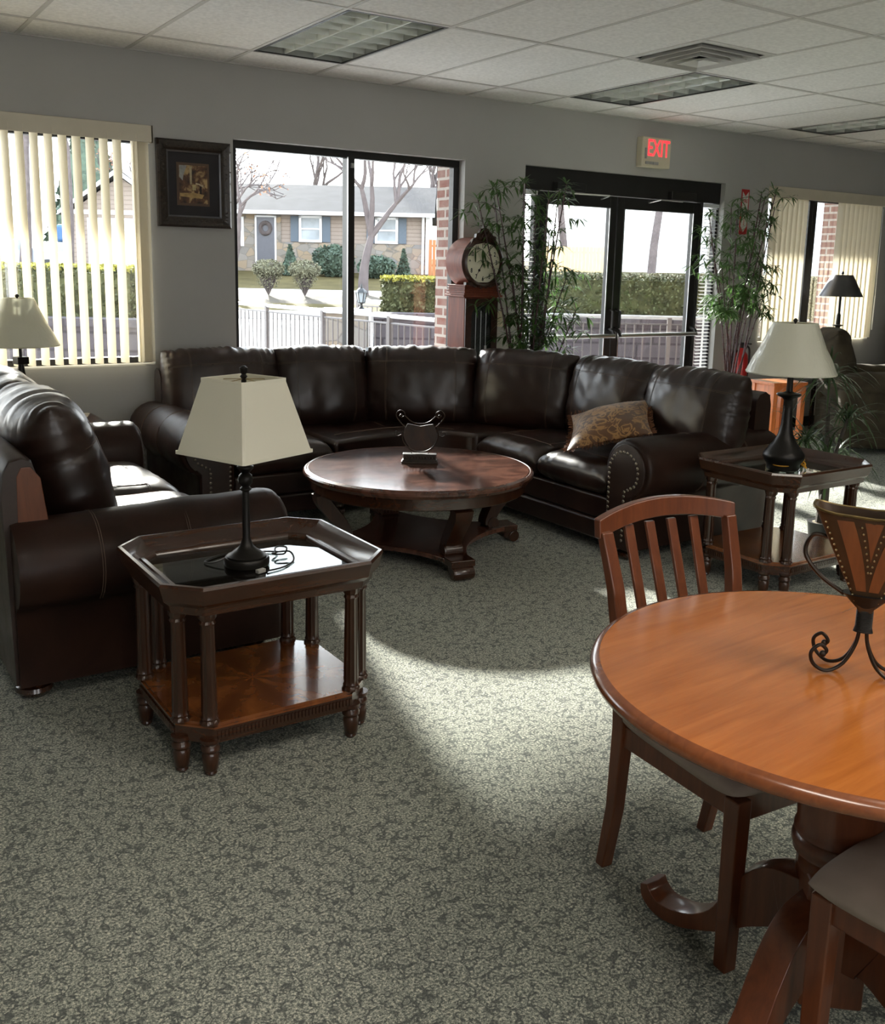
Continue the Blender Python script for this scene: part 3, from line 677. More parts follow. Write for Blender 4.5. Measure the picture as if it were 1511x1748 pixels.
# ================================================================== SOFAS
def cushion(name, parent, T, w_, h_, t_, seed, p=4.5, q=.5, wr=.012, nu=44, nv=36, mat='leather', pleat=True, corner=.05, seams=True, sag=0, ears=False, seamu=.60, seamv=.52):
    off = Vector((seed * 3.7, seed * 1.3, seed * 2.1))
    def pt(u, v, s):
        T0 = (max(0, 1 - abs(u) ** p)) ** q * (max(0, 1 - abs(v) ** p)) ** q
        x = u * w_ / 2 * (1 - corner * v * v * .6 - (.05 * sstep(.6, 1, -v) if False else 0)); z = v * h_ / 2 * (1 - corner * u * u)
        if ears: x = u * w_ / 2 * (1 - corner * (1 - v * v)); z = v * h_ / 2 * (1 - corner * (1 - u * u))
        y = s * t_ / 2 * T0
        if s < 0:
            y *= 1 + sag * (-v) * .5
        if pleat:
            a = sstep(.42, .95, v) * T0; b = sstep(.62, .97, abs(u)) * T0; c = sstep(.45, .95, -v) * T0 * .35
            n1 = 1 - abs(noise.noise(Vector((u * w_ * 17 + v * 1.5 * u, v * 1.6, 0)) + off)) * 2.2
            n2 = 1 - abs(noise.noise(Vector((u * 2.0, v * h_ * 15, 3)) + off)) * 2.2
            n3 = noise.noise(Vector((u * w_ * 5, v * h_ * 5, 7)) + off)
            n4 = noise.noise(Vector((u * w_ * 9 + v * h_ * 9, (u * w_ - v * h_) * 3, 11)) + off)
            d = wr * (n1 * a + n2 * b + (n3 * .6 + n4 * .22) * T0) + wr * .5 * n1 * c
            y += s * d; z += wr * .9 * n1 * sstep(.7, 1, v) * (1 - u ** 8); x += wr * .4 * n2 * sstep(.8, 1, abs(u)) * (1 - v ** 8) * (1 if u > 0 else -1)
        else:
            n3 = noise.noise(Vector((u * w_ * 4, v * h_ * 4, 7)) + off); n2 = noise.noise(Vector((u * w_ * 22, v * 2, 3)) + off)
            y += s * wr * (n3 + .5 * n2 * sstep(.6, .95, abs(v))) * T0
        return Vector((x, y, z))
    m = MB(T); f = lambda k, n: sin((2 * k / n - 1) * pi / 2)
    for s in (-1, 1):
        m.sheet(lambda a, b: pt(f(a * nu, nu), f(b * nv, nv), s), nu, nv)
    o = m.build(name, mat, parent, merge=True, angle=70)
    if seams:
        m = MB(T)
        def line(fn, n=110):
            for e in (-.0035, .0035):
                pts = []
                for k in range(n + 1):
                    u, v, du, dv = fn(k / n); pp = pt(u, v, -1); pts.append(pp + Vector((e * du, -.0005, e * dv)))
                m.tube(pts, .0011, 4)
        line(lambda k: (-seamu, -.9 + 1.8 * k, 1, 0)); line(lambda k: (seamu, -.9 + 1.8 * k, 1, 0)); line(lambda k: (-.93 + 1.86 * k, seamv, 0, 1))
        m.build('stitching', 'stitch', o)
    return o
def seat(name, parent, T, w_, d_, t_, seed, front_r=.5):
    # local: x across, y depth (front at -d/2), z up
    off = Vector((seed * 5.1, seed, 2))
    def pt(u, v, s):
        p = 9; T0 = (1 - abs(u) ** p) ** .42 * (1 - abs(v) ** p) ** .42
        z = s * t_ / 2 * T0
        if s > 0: z += .018 * (1 - u * u) * (1 - v * v)
        n1 = noise.noise(Vector((u * w_ * 26, v * 1.5, 0)) + off); n2 = noise.noise(Vector((u * w_ * 4, v * d_ * 4, 5)) + off)
        z += s * T0 * (.0035 * n1 * sstep(.55, .9, -v) + .006 * n2)
        y = v * d_ / 2 + (-.004 * n1 * sstep(.8, 1, -v))
        return Vector((u * w_ / 2, y, z))
    m = MB(T); f = lambda k, n: sin((2 * k / n - 1) * pi / 2)
    for s in (-1, 1): m.sheet(lambda a, b: pt(f(a * 40, 40), f(b * 30, 30), s), 40, 30)
    o = m.build(name, 'leather', parent, merge=True, angle=70)
    m = MB(T)
    for fn in (lambda k: (-.96 + 1.92 * k, -.62), ):
        for e in (-.004, .004): m.tube([pt(*fn(k / 24), 1) + Vector((0, e, .0006)) for k in range(25)], .0012, 4)
    for uu in (-.75, .75):
        for e in (-.004, .004): m.tube([pt(uu, -.62 + 1.4 * k / 20, 1) + Vector((e, 0, .0006)) for k in range(21)], .0012, 4)
    m.build('stitching', 'stitch', o)
    return o
def arm_profile(outer=.22, roll_c=.17, r=.165, cz=.495, z0=.07):
    pts = [(0.02, z0), (0.012, .40), (0.006, .46)]
    for k in range(15):
        a = radians(172 - k * 16); pts.append((roll_c + r * cos(a), cz + r * sin(a)))
    pts += [(roll_c + .085, cz - .13), (outer + .005, cz - .16), (outer, z0)]
    return pts
def sofa_arm(parent, T, depth, label=None, seed=0):
    """T maps local (x outwards, y backwards, z up); the front end is at y = 0"""
    pf = arm_profile(); cx = sum(p[0] for p in pf) / len(pf); cz = sum(p[1] for p in pf) / len(pf)
    m = MB(T); rr = []
    ys = [0, .006, .02, .05] + [.05 + (depth - .1) * k / 10 for k in range(1, 11)] + [depth - .02, depth]
    for k, y in enumerate(ys):
        s = {0: .90, 1: .955, 2: .985}.get(k, 1.0); s = .97 if k == len(ys) - 1 else s
        ring = []
        for i, (x, z) in enumerate(pf):
            n = noise.noise(Vector((x * 6 + seed, y * 7, z * 6))) * .006
            zz = cz + (z - cz) * (s if z > .1 else 1) + (n if z > .3 else 0) - (.014 * sstep(.3, 1, y / depth) if z > .45 else 0)
            ring.append((cx + (x - cx) * s, y, zz))
        rr.append(ring)
    m.rings(rr); o = m.build('arm', 'leatherarm', parent, angle=55)
    m = MB(T)
    for ys_ in (depth * .40, depth * .72):
        for e in (-.004, .004):
            pts = [(cx + (x - cx) * 1.004, ys_ + e, cz + (z - cz) * 1.006 - .014 * sstep(.3, 1, ys_ / depth) * (z > .45)) for x, z in pf[1:-2]]; m.tube(pts, .0013, 4)
    m.build('stitching', 'stitch', o)
    # front panel and nailhead trim
    m = MB(T); q = []
    for x, z in pf: q.append((cx + (x - cx) * .80, cz + (z - cz) * (.86 if z > .1 else 1.0)))
    n = len(q); m.rings([[(x, .002, z) for x, z in q], [(x, -.012, z) for x, z in q]]); m.build('front_panel', 'leather', o, bevel=.004)
    path = [Vector((p[0], 0, p[1])) for p in [(.05, .12), (.05, .44)]]
    for k in range(13):
        a = radians(180 - k * 18); path.append(Vector((.155 + .105 * cos(a), 0, .485 + .105 * sin(a))))
    path += [Vector((.165, 0, .38)), Vector((.165, 0, .12))]
    m = MB(T); L_ = [0]
    for a, b in zip(path, path[1:]): L_.append(L_[-1] + (b - a).length)
    cnt = int(L_[-1] / .026)
    for k in range(cnt + 1):
        d = L_[-1] * k / cnt; j = max(i for i in range(len(L_)) if L_[i] <= d + 1e-9); j = min(j, len(path) - 2)
        p = path[j].lerp(path[j + 1], (d - L_[j]) / max(1e-6, L_[j + 1] - L_[j])); m.sphere((p.x, -.012, p.z), .0085, 8, sc=(1, .6, 1))
    m.build('nailhead_trim', 'nail', o)
    return o
def bun_foot(parent, x, y, T=None, mat='darkwood'):
    m = MB(T); m.lathe([(.035, .075), (.045, .07), (.05, .06), (.038, .052), (.06, .04), (.064, .025), (.05, .008), (.03, 0)], 20, TR(x, y, 0)); return m.build('foot', mat, parent)

# --- sectional (modelled in world coordinates, origin at its corner)
SO = Vector((2.6, -1.0, 0))
sec = thing('sectional_sofa', 'large dark brown leather corner sectional sofa with nailhead rolled arms under the windows', 'sofa', SO)
OT = TR(-SO)
def offs(m, name, mat, **k): return m.build(name, mat, sec, **k)
back_path = [(.68, -.10), (1.3, -.10), (1.9, -.12), (2.35, -.26), (2.75, -.52), (3.10, -.88), (3.33, -1.35), (3.42, -1.8), (3.42, -2.62)]
bp = catmull([(*p, 0) for p in back_path], 5)
rr = []
for i, p in enumerate(bp):
    t_ = (bp[min(i + 1, len(bp) - 1)] - bp[max(0, i - 1)]).normalized(); n = Vector((t_.y, -t_.x, 0))
    prof = [(0, .07), (0, .78), (.015, .835), (.05, .855), (.10, .84), (.125, .80), (.14, .07)]
    rr.append([p + n * a + Vector((0, 0, z)) for a, z in prof])
m = MB(OT); m.rings(rr); offs(m, 'back_frame', 'leather', angle=50)
front = [(.84, -1.03), (1.46, -1.03), (1.7, -.965), (1.95, -.925), (2.15, -.95), (2.3, -1.04), (2.39, -1.2), (2.39, -2.42)]
fr_ = catmull([(*p, 0) for p in front[1:7]], 4); fpath = [Vector((.84, -1.03, 0))] + fr_ + [Vector((2.39, -2.42, 0))]
def outl(inset): 
    res = []
    for i, p in enumerate(fpath):
        t_ = (fpath[min(i + 1, len(fpath) - 1)] - fpath[max(0, i - 1)]).normalized(); n = Vector((-t_.y, t_.x, 0)); q = p + n * inset; res.append((q.x, q.y))
    return res + [(3.35, -2.42), (3.32, -1.4), (3.05, -.9), (2.65, -.5), (2.2, -.22), (1.3, -.13), (.84, -.13)]
m = MB(OT); m.prism(outl(.015), .175, .305); m.prism(outl(-.004), .065, .175); offs(m, 'base', 'leather', bevel=.016, segs=3)
# seats
seat('seat_cushion', sec, OT @ TR(1.15, -.64, .385), .62, .82, .185, 1)
seat('seat_cushion', sec, OT @ TR(2.80, -2.115, .385) @ RZ(-pi / 2), .60, .84, .185, 2)
seat('seat_cushion', sec, OT @ TR(2.80, -1.51, .385) @ RZ(-pi / 2), .60, .84, .185, 3)
wf = [Vector((1.465, -1.05, 0))] + [Vector((p.x, p.y - .018, 0)) for p in fr_[1:-1]] + [Vector((2.375, -1.205, 0))]
poly = [(p.x, p.y) for p in wf] + [(3.2, -1.205), (3.15, -.95), (2.85, -.62), (2.4, -.32), (1.9, -.22), (1.465, -.2)]
m = MB(OT); m.prism(poly, .295, .472); wd = offs(m, 'corner_seat_cushion', 'leather', bevel=.035, segs=4)
m = MB(OT)
for e in (-.004, .004): m.tube([(p.x * .93 + .15, p.y + .19 + e, .4735) for p in wf[1:-1]], .0012, 4)
for e in (-.004, .004): m.tube([(1.98 + e, -.91, .466), (2.02 + e, -.6, .4735), (2.05 + e, -.4, .4735)], .0012, 4)
m.build('stitching', 'stitch', wd)
# back cushions: boundaries along the back
bnd = [(.71, -.30), (1.42, -.34), (2.02, -.42), (2.64, -.80), (2.97, -1.40), (2.98, -2.06), (2.98, -2.70)]
for k in range(6):
    A, B = Vector((*bnd[k], 0)), Vector((*bnd[k + 1], 0)); c = (A + B) / 2; d = (B - A); ang = atan2(d.y, d.x)
    nrm = Vector((-d.y, d.x, 0)).normalized()          # points to the back
    c = c + nrm * .075; wd_ = d.length + .05
    T = OT @ TR(c.x, c.y, .705) @ RZ(ang) @ RX(radians(-11))
    cushion('back_cushion', sec, T, wd_, .54, .32, 10 + k, p=3.6, wr=.013, seamv=.58, nu=56, nv=44)
# arms
sofa_arm(sec, OT @ TR(.84, -1.07, 0) @ Matrix.Diagonal((-1, 1, 1, 1)), .97, seed=1)
sofa_arm(sec, OT @ Matrix(((0, 1, 0, 2.36), (-1, 0, 0, -2.42), (0, 0, 1, 0), (0, 0, 0, 1))), 1.05, seed=4)
for x, y in ((2.44, -2.55), (3.36, -2.55), (.74, -.98), (.74, -.2), (3.05, -.95), (1.5, -.98), (2.42, -1.25)): bun_foot(sec, x, y, OT)

# --- loveseat, local x along its length, y forward (front +), rotated so that it faces +x
lv = thing('loveseat', 'dark brown leather loveseat with rolled arms on the left, sun on its seat', 'sofa', (-.16, -1.855, 0), -pi / 2)
hw = .755
m = MB()
rr = []
for x in (-hw - .20, -hw - .19, hw + .19, hw + .20):
    s = .985 if abs(x) > hw + .195 else 1
    prof = [(-.49, .07), (-.50, .74), (-.492, .815), (-.47, .855), (-.43, .865), (-.40, .85), (-.385, .80), (-.36, .07)]
    rr.append([(x, -.43 + (y + .43) * s, .4 + (z - .4) * s) for y, z in prof])
m.rings(rr); m.build('back_frame', 'leather', lv, angle=50)
for s in (-1, 1):
    m = MB(); m.rings([[(x, y, z) for y, z in [(-.455, .60), (-.45, .80), (-.435, .83), (-.405, .83), (-.375, .79), (-.352, .60)]] for x in (s * (hw + .202), s * (hw + .188))]); m.build('back_end_panel', 'chair', lv, bevel=.003)['label'] = 'reddish brown wooden end panel of the back'
m = MB(); m.box(-hw, hw, -.38, .425, .175, .305); m.box(-hw, hw, -.38, .445, .065, .175); m.build('base', 'leather', lv, bevel=.016, segs=3)
for k, x in enumerate((-hw / 2, hw / 2)):
    seat('seat_cushion', lv, TR(x, .03, .395) @ RZ(pi), hw + .005, .82, .195, 20 + k)
    T = TR(x, -.22, .725) @ RZ(pi) @ RX(radians(-16))
    cushion('back_cushion', lv, T, hw + .05, .58, .33, 31 + k, p=3.4, wr=.017, seamu=.66, seamv=.35)
for s in (-1, 1):
    T = Matrix(((s, 0, 0, s * (hw)), (0, -1, 0, .47), (0, 0, 1, 0), (0, 0, 0, 1)))
    sofa_arm(lv, T, .95, seed=8 + s)
    bun_foot(lv, s * (hw + .12), .38); bun_foot(lv, s * (hw + .12), -.42)

# --- throw pillow
t = thing('throw_pillow', 'gold and brown damask throw pillow with fringe lying on the sectional by its right arm', 'pillow', (2.68, -2.10, .50))
T = TR(.0, 0, .145) @ RY(-.38) @ RX(.0) @ RZ(radians(45)) @ RX(pi / 2)
cushion('pillow_body', t, T, .50, .48, .17, 50, p=2.2, q=.75, wr=.008, mat='damask', pleat=False, corner=.10, seams=False, ears=True)
m = MB(T); rnd = random.Random(5)
for k in range(330):
    s = k / 330 * 4; e = int(s); q = (s - e) * 2 - 1
    u, v = [(q, -1), (1, q), (-q, 1), (-1, -q)][e]
    x, z = u * .25 * (1 - .10 * (1 - v * v)), v * .24 * (1 - .10 * (1 - u * u)); nx, nz = [(0, -1), (1, 0), (0, 1), (-1, 0)][e]
    l = rnd.uniform(.018, .03); jx, jy = rnd.uniform(-.008, .008), rnd.uniform(-.012, .012)
    m.tube([(x, 0, z), (x + nx * l * .6 + jx, jy, z + nz * l * .6 + jx), (x + nx * l + jx, jy * 1.6, z + nz * l)], .0018, 4)
m.build('fringe', 'fringe', t)

# ================================================================== END TABLES
def octo(hx, hy, c): return [(-hx + c, -hy), (hx - c, -hy), (hx, -hy + c), (hx, hy - c), (hx - c, hy), (-hx + c, hy), (-hx, hy - c), (-hx, -hy + c)]
def end_table(label, loc):
    t = thing('end_table', label, 'end table', loc, group='tray-top end tables')
    # tray rim: flared moulding
    m = MB(); prof = [(-.035, .512), (-.03, .535), (-.012, .552), (-.008, .57), (.0, .598), (-.004, .607), (-.014, .608), (-.022, .600), (-.045, .574), (-.062, .563), (-.066, .568), (-.078, .568), (-.085, .560), (-.088, .545), (-.06, .512)]
    n = 8; rings_ = []
    hx, hy = .365, .315
    for k in range(9):
        kk = k % 8; ring = []
        for d, z in prof:
            c = .095 + d * .0; pl = octo(hx + d, hy + d, .095 + d * .586); ring.append((*pl[kk], z))
        rings_.append(ring)
    m.rings(rings_, closed=True, caps=False); m.build('tray_rim', 'darkwood', t, angle=30)
    m = MB(); m.prism(octo(hx - .082, hy - .082, .05), .549, .556); m.build('glass_top', 'tableglass', t, smooth=False)
    # columns
    pos = [(sx_ * .302, sy_ * .178) for sx_ in (-1, 1) for sy_ in (-1, 1)] + [(sx_ * .236, sy_ * .244) for sx_ in (-1, 1) for sy_ in (-1, 1)]
    cp = [(.030, .165), (.030, .172), (.024, .178), (.027, .184), (.023, .192), (.0245, .20), (.0205, .47), (.025, .478), (.021, .486), (.028, .496), (.030, .515)]
    base = None; fb = None
    fp = [(.030, .118), (.030, .108), (.022, .10), (.029, .09), (.029, .082), (.022, .074), (.026, .066), (.022, .02), (.017, .015), (.019, .008), (.013, 0)]
    for x, y in pos:
        if base is None:
            m = MB(); m.lathe(cp, 32, flute=.12, fl=10); base = m.build('column', 'darkwoodz', t); o = base
            m = MB(); m.lathe(fp, 18); fb = m.build('foot', 'darkwoodz', t); f = fb
        else:
            o = base.copy(); COL.objects.link(o); f = fb.copy(); COL.objects.link(f)
        o.location = (x, y, 0); f.location = (x, y, 0)
    m = MB(); m.prism(octo(.312, .258, .085), .155, .166); m.prism(octo(.318, .264, .088), .150, .156); m.build('shelf', 'sun', t, smooth=False)
    m = MB(); m.prism(octo(.318, .264, .088), .112, .150)
    for k in range(38):
        x = -.22 + k * .0119
        for s in (-1, 1): m.box(x, x + .0075, s * .264, s * .268, .120, .142)
    for k in range(29):
        y = -.166 + k * .0119
        for s in (-1, 1): m.box(s * .318, s * .322, y, y + .0075, .120, .142)
    m.prism(octo(.316, .262, .086), .104, .113); m.build('shelf_apron', 'darkwood', t, smooth=False)
    return t
e1 = end_table('dark cherry tray-top end table with glass inset, nearest, beside the loveseat', (-.012, -3.335, 0))
def relabel(o, lab): o['label'] = lab; return o
e2 = dup(e1); e2.location = (2.89, -3.135, 0); relabel(e2, 'dark cherry tray-top end table holding the round-shaded lamp, at the right sofa arm')
e3 = dup(e1); e3.location = (-.10, -.44, 0); relabel(e3, 'dark cherry end table in the left corner behind the loveseat, mostly hidden')

# ================================================================== LAMPS
def cord(pts, t, name='cord', r=.003, mat='black'):
    m = MB(); m.tube(catmull(pts, 6), r, 6); return m.build(name, mat, t)
# square-shade lamp
t = thing('table_lamp', 'slim black table lamp with tapered square cream shade on the nearest end table', 'table lamp', (-.025, -3.335, .556))
m = MB(); m.lathe([(.070, 0), (.072, .004), (.072, .020), (.068, .026)], 40); m.build('foot_disc', 'lampblack', t)
m = MB(); m.lathe([(.062, .026), (.063, .031), (.052, .036), (.046, .042), (.034, .050), (.022, .062), (.016, .076), (.014, .085), (.0125, .09), (.0115, .24), (.018, .246), (.018, .25), (.012, .256), (.022, .268), (.024, .28), (.021, .292), (.012, .30), (.019, .308), (.026, .316), (.026, .321), (.012, .328), (.011, .345), (.008, .37), (.008, .60), (.012, .605), (.007, .612), (.012, .618), (.013, .632), (.005, .638)], 24); m.build('stem', 'lampblack', t)
ang = radians(22); m = MB(RZ(ang)); zb, zt = .365, .60
def sq(hx, hy, z, r=.006): 
    return [(-hx + r, -hy, z), (hx - r, -hy, z), (hx, -hy + r, z), (hx, hy - r, z), (hx - r, hy, z), (-hx + r, hy, z), (-hx, hy - r, z), (-hx, -hy + r, z)]
bx, by, tx, ty = .150, .150, .092, .092
m.rings([sq(bx, by, zb), sq(tx, ty, zt), sq(tx - .004, ty - .004, zt), sq(bx - .004, by - .004, zb), sq(bx, by, zb)], caps=False)
sh = m.build('lamp_shade', 'shade', t)
for hx_, z_ in ((bx, zb + .004), (tx, zt - .004)):
    m = MB(RZ(ang)); m.rings([sq(hx_ + .0025, hx_ + .0025, z_ - .005), sq(hx_ + .0025, hx_ + .0025, z_ + .005)], caps=False)
    m.build('shade_trim', 'shade', sh, smooth=False)
m = MB(RZ(ang)); m.tube([(-tx, 0, zt - .01), (0, 0, zt - .002), (tx, 0, zt - .01)], .0015, 5); m.tube([(0, -tx, zt - .01), (0, 0, zt - .002), (0, tx, zt - .01)], .0015, 5); m.build('shade_spider', 'brass', sh)
c = cord([(-.06, .03, .02), (-.10, .04, .008), (-.11, .08, .004), (-.02, .13, .004), (.08, .10, .004), (.13, .06, .006), (.10, .03, .012), (.135, .015, .01), (.16, .05, .02), (.13, .06, .024), (.11, .02, .02), (.15, .0, .02), (.14, -.05, .004), (.08, -.10, .004), (.02, -.115, .005)], t, 'power_cord')
m = MB(); m.cbox((0, -.112, .008), (.03, .016, .012), Matrix.Rotation(.3, 3, 'Z')); m.build('plug', 'greyp', t, bevel=.002)
# round wrapped shade lamp
def wrapped_shade(parent, zb, zt, rb, rt, seg=64):
    m = MB(); f = lambda r, z, j: [((r + .0025 * sin(7 * a_) * j) * cos(a_), (r + .0025 * sin(7 * a_) * j) * sin(a_), z) for a_ in [2 * pi * i / seg for i in range(seg)]]
    m.rings([f(rb, zb, 0), f(rb + .002, zb + .006, 1), f(rb * .985, zb + .012, 1), f(rb * .75 + rt * .25, zb + (zt - zb) * .28, 1), f((rb + rt) * .49, (zb + zt) / 2, 1), f(rt, zt, 0), f(rt - .003, zt, 0), f(rb - .004, zb, 0)], caps=False)
    return m.build('lamp_shade', 'shadewrap', parent)
def round_lamp(label, loc, prof, zb, zt, rb, rt, group=None):
    t = thing('table_lamp', label, 'table lamp', loc)
    m = MB(); m.lathe(prof, 36); m.build('lamp_base', 'lampblack', t)
    wrapped_shade(t, zb, zt, rb, rt)
    m = MB(); m.lathe([(.004, zb), (.004, zt), (.009, zt + .005), (.012, zt + .012), (.006, zt + .02), (.002, zt + .022)], 12); m.build('finial', 'black', t)
    m = MB(); m.tube([(-rt, 0, zt - .008), (0, 0, zt), (rt, 0, zt - .008)], .0015, 5); m.build('shade_spider', 'brass', t)
    return t
r1 = round_lamp('black bottle-shaped lamp with wide cream cone shade in plastic wrap, on the right end table', (2.87, -3.15, .556),
    [(.07, 0), (.078, .006), (.080, .03), (.095, .05), (.101, .066), (.100, .078), (.085, .10), (.055, .14), (.036, .18), (.027, .23), (.023, .30), (.022, .345), (.03, .357), (.052, .366), (.060, .374), (.056, .38), (.03, .383), (.016, .39), (.014, .47), (.016, .475), (.010, .48)], .478, .723, .212, .105)
m = MB(); m.tube([(.078 * cos(a_), .078 * sin(a_), .035 + .004 * sin(3 * a_)) for a_ in [2 * pi * k / 30 for k in range(31)]], .005, 6)
for q in ((.08, -.06, .05), (.10, -.035, .045), (.09, -.07, .01), (.06, -.085, .03)): m.tube(catmull([(.06, -.055, .035), ((.06 + q[0]) / 2 + .01, (-.055 + q[1]) / 2, q[2] + .012), q, (.062, -.057, .033)], 4), .004, 5)
m.build('ribbon', 'ribbon', r1)
l3 = round_lamp('black post lamp with pale cone shade in plastic wrap, in front of the left blinds', (-.165, -.50, .556),
    [(.06, 0), (.065, .015), (.05, .03), (.036, .06), (.030, .12), (.026, .22), (.020, .34), (.018, .36), (.008, .42), (.008, .50)], .485, .74, .205, .085)
m = MB(RZ(.3)); m.box(-.032, .032, -.032, .032, .385, .425); m.build('square_collar', 'lampblack', l3, bevel=.004)
l3.children[1].location = (0, 0, 0)
# metal-shade lamp at the back right, on a small stand behind the recliner
t = thing('side_table', 'small dark wooden stand under the grey metal lamp, hidden by the recliner', 'side table', (7.35, -.26, 0))
m = MB(); m.box(-.16, .16, -.15, .15, .60, .63); m.build('tabletop', 'darkwood', t, bevel=.004)
for sx_ in (-1, 1):
    for sy_ in (-1, 1): m = MB(); m.box(sx_ * .14, sx_ * .11, sy_ * .13, sy_ * .10, 0, .60); m.build('leg', 'darkwood', t)
t = thing('table_lamp', 'dark turned lamp with grey metal cone shade, behind the olive recliner at the far right', 'table lamp', (7.35, -.26, .63))
m = MB(); m.lathe([(.08, 0), (.085, .01), (.06, .03), (.03, .05), (.022, .08), (.028, .14), (.036, .18), (.038, .24), (.028, .30), (.034, .36), (.022, .375), (.025, .39), (.05, .40), (.05, .406), (.022, .412), (.02, .50), (.012, .52), (.012, .68)], 24); m.build('lamp_base', 'lampblack', t)
m = MB(); sg = 40; f = lambda r, z: [(r * cos(2 * pi * i / sg), r * sin(2 * pi * i / sg), z) for i in range(sg)]
m.rings([f(.205, .68), f(.098, .885), f(.095, .885), f(.202, .68)], caps=False); m.build('lamp_shade', 'metalshade', t)
m = MB(); m.lathe([(.004, .66), (.004, .89), (.014, .895), (.014, .905), (.004, .92)], 10); m.tube([(-.095, 0, .88), (.095, 0, .88)], .002, 5); m.build('finial', 'black', t)

# ================================================================== COFFEE TABLE
t = thing('coffee_table', 'round dark wood coffee table with mottled top, scroll legs and lower shelf', 'coffee table', (1.545, -1.86, 0), radians(-9))
R_ = .612
m = MB(); m.lathe([(R_ - .03, .418), (R_ - .012, .42), (R_ - .006, .428), (R_, .436), (R_, .446), (R_ - .006, .454), (R_ - .016, .459), (R_ - .02, .457), (R_ - .026, .460), (.3, .460), (.001, .460)], 96); m.build('tabletop', 'burl', t, angle=25)
m = MB(); m.lathe([(R_ - .045, .355), (R_ - .04, .36), (R_ - .04, .418), (R_ - .06, .418), (R_ - .06, .355)], 80); m.build('apron', 'darkwood', t)
lb = None
def scroll_leg():
    # side view in (r, z): sweeps from the apron inwards then out to the base
    pth = catmull([(.545, 0, .352), (.535, 0, .31), (.49, 0, .25), (.445, 0, .19), (.42, 0, .14), (.415, 0, .11)], 6)
    m = MB(); rr = []; n = len(pth)
    for i, p in enumerate(pth):
        k = i / (n - 1); tt = (pth[min(i + 1, n - 1)] - pth[max(i - 1, 0)]).normalized(); nn = Vector((-tt.z, 0, tt.x))
        wd = .048 - .006 * sin(k * pi); th = .036 - .008 * k; ring = []
        sg = 10
        for j in range(sg + 1):
            y = -wd + 2 * wd * j / sg; ring.append(p - nn * (th + .0055 * abs(sin(j * pi / 2 * 1.0))) * 1.0 + Vector((0, y, 0)))
        ring2 = [p + nn * th + Vector((0, wd, 0)), p + nn * th + Vector((0, -wd, 0))]
        rr.append(ring + ring2)
    m.rings(rr)
    m.lathe([(.001, -.05), (.034, -.05), (.036, -.04), (.030, 0), (.036, .04), (.034, .05), (.001, .05)], 20, TR(.435, 0, .118) @ RX(pi / 2))
    return m
for k in range(4):
    if lb is None: lb = scroll_leg().build('leg', 'darkwoodz', t, angle=50); o = lb
    else: o = lb.copy(); COL.objects.link(o)
    o.rotation_euler = (0, 0, k * pi / 2)
# concave platform shelf
def concave(r_c, r_m, w_, n=10):
    pts = []
    for k in range(4):
        a = k * pi / 2; c_, s_ = cos(a), sin(a)
        pts.append((r_c * c_ + w_ * s_, r_c * s_ - w_ * c_)); pts.append((r_c * c_ - w_ * s_, r_c * s_ + w_ * c_))
        A = Vector((r_c * c_ - w_ * s_, r_c * s_ + w_ * c_)); a2 = a + pi / 2; B = Vector((r_c * cos(a2) + w_ * sin(a2), r_c * sin(a2) - w_ * cos(a2)))
        mid = Vector((cos(a + pi / 4), sin(a + pi / 4))) * r_m
        for j in range(1, n):
            q = j / n; pts.append(tuple(A * (1 - q) ** 2 + (mid * 2 - (A + B) / 2) * 2 * q * (1 - q) + B * q * q))
    return pts
m = MB(); m.prism(concave(.50, .315, .065), .072, .098); m.build('shelf', 'burl', t, bevel=.006)
fb = None
for k in range(4):
    if fb is None:
        m = MB(); m.cbox((.50, 0, .085), (.16, .13, .035)); m.lathe([(.001, -.058), (.030, -.058), (.034, -.045), (.036, 0), (.034, .045), (.030, .058), (.001, .058)], 20, TR(.565, 0, .036) @ RX(pi / 2))
        m.cbox((.535, 0, .055), (.06, .10, .05)); fb = m.build('foot', 'darkwood', t, bevel=.004); o = fb
    else: o = fb.copy(); COL.objects.link(o)
    o.rotation_euler = (0, 0, k * pi / 2)
# ornament on it
t = thing('decorative_stand', 'lyre-shaped iron ornament with dark amber disc on a carved block, on the coffee table', 'ornament', (1.60, -1.78, .460), radians(-33))
m = MB(); m.box(-.10, .10, -.032, .032, 0, .012); m.box(-.094, .094, -.028, .028, .012, .02); m.box(-.088, .088, -.024, .024, .02, .046); m.box(-.092, .092, -.027, .027, .046, .052); m.build('carved_block', 'carved', t, bevel=.003)
m = MB()
for k in range(11): m.sphere((-.078 + k * .0156, -.025, .033), .006, 8, sc=(1, 1, 1.3))
m.build('bead_row', 'iron', t)
cz = .158; R2 = .088
m = MB()
m.tube([(R2 * 1.12 * cos(a_), 0, cz + R2 * 1.12 * sin(a_)) for a_ in [radians(-205 + k * 8) for k in range(30)]], .0035, 6)
for s in (-1, 1):
    m.tube([(s * .045, 0, .05), (s * .045, 0, cz - R2 * 1.0)], .0025, 5)
    pts = [(s * R2 * .98, 0, cz + .04), (s * .125, 0, cz + .085), (s * .128, 0, cz + .11), (s * .11, 0, cz + .128), (s * .088, 0, cz + .118), (s * .085, 0, cz + .1), (s * .10, 0, cz + .09), (s * .112, 0, cz + .10)]
    m.tube(catmull(pts, 6), .0038, 6)
    pts = [(s * .104, 0, cz - .005), (s * .118, 0, cz - .012), (s * .134, 0, cz - .004), (s * .132, 0, cz + .012), (s * .12, 0, cz + .01)]
    m.tube(catmull(pts, 5), .003, 6); m.sphere((s * .104, 0, cz + .10), .009, 8)
m.tube(catmull([(-.085, 0, cz + .10), (-.045, 0, cz + .066), (0, 0, cz + .056), (.045, 0, cz + .066), (.085, 0, cz + .10)], 6), .0038, 6)
m.build('wrought_iron', 'iron', t)
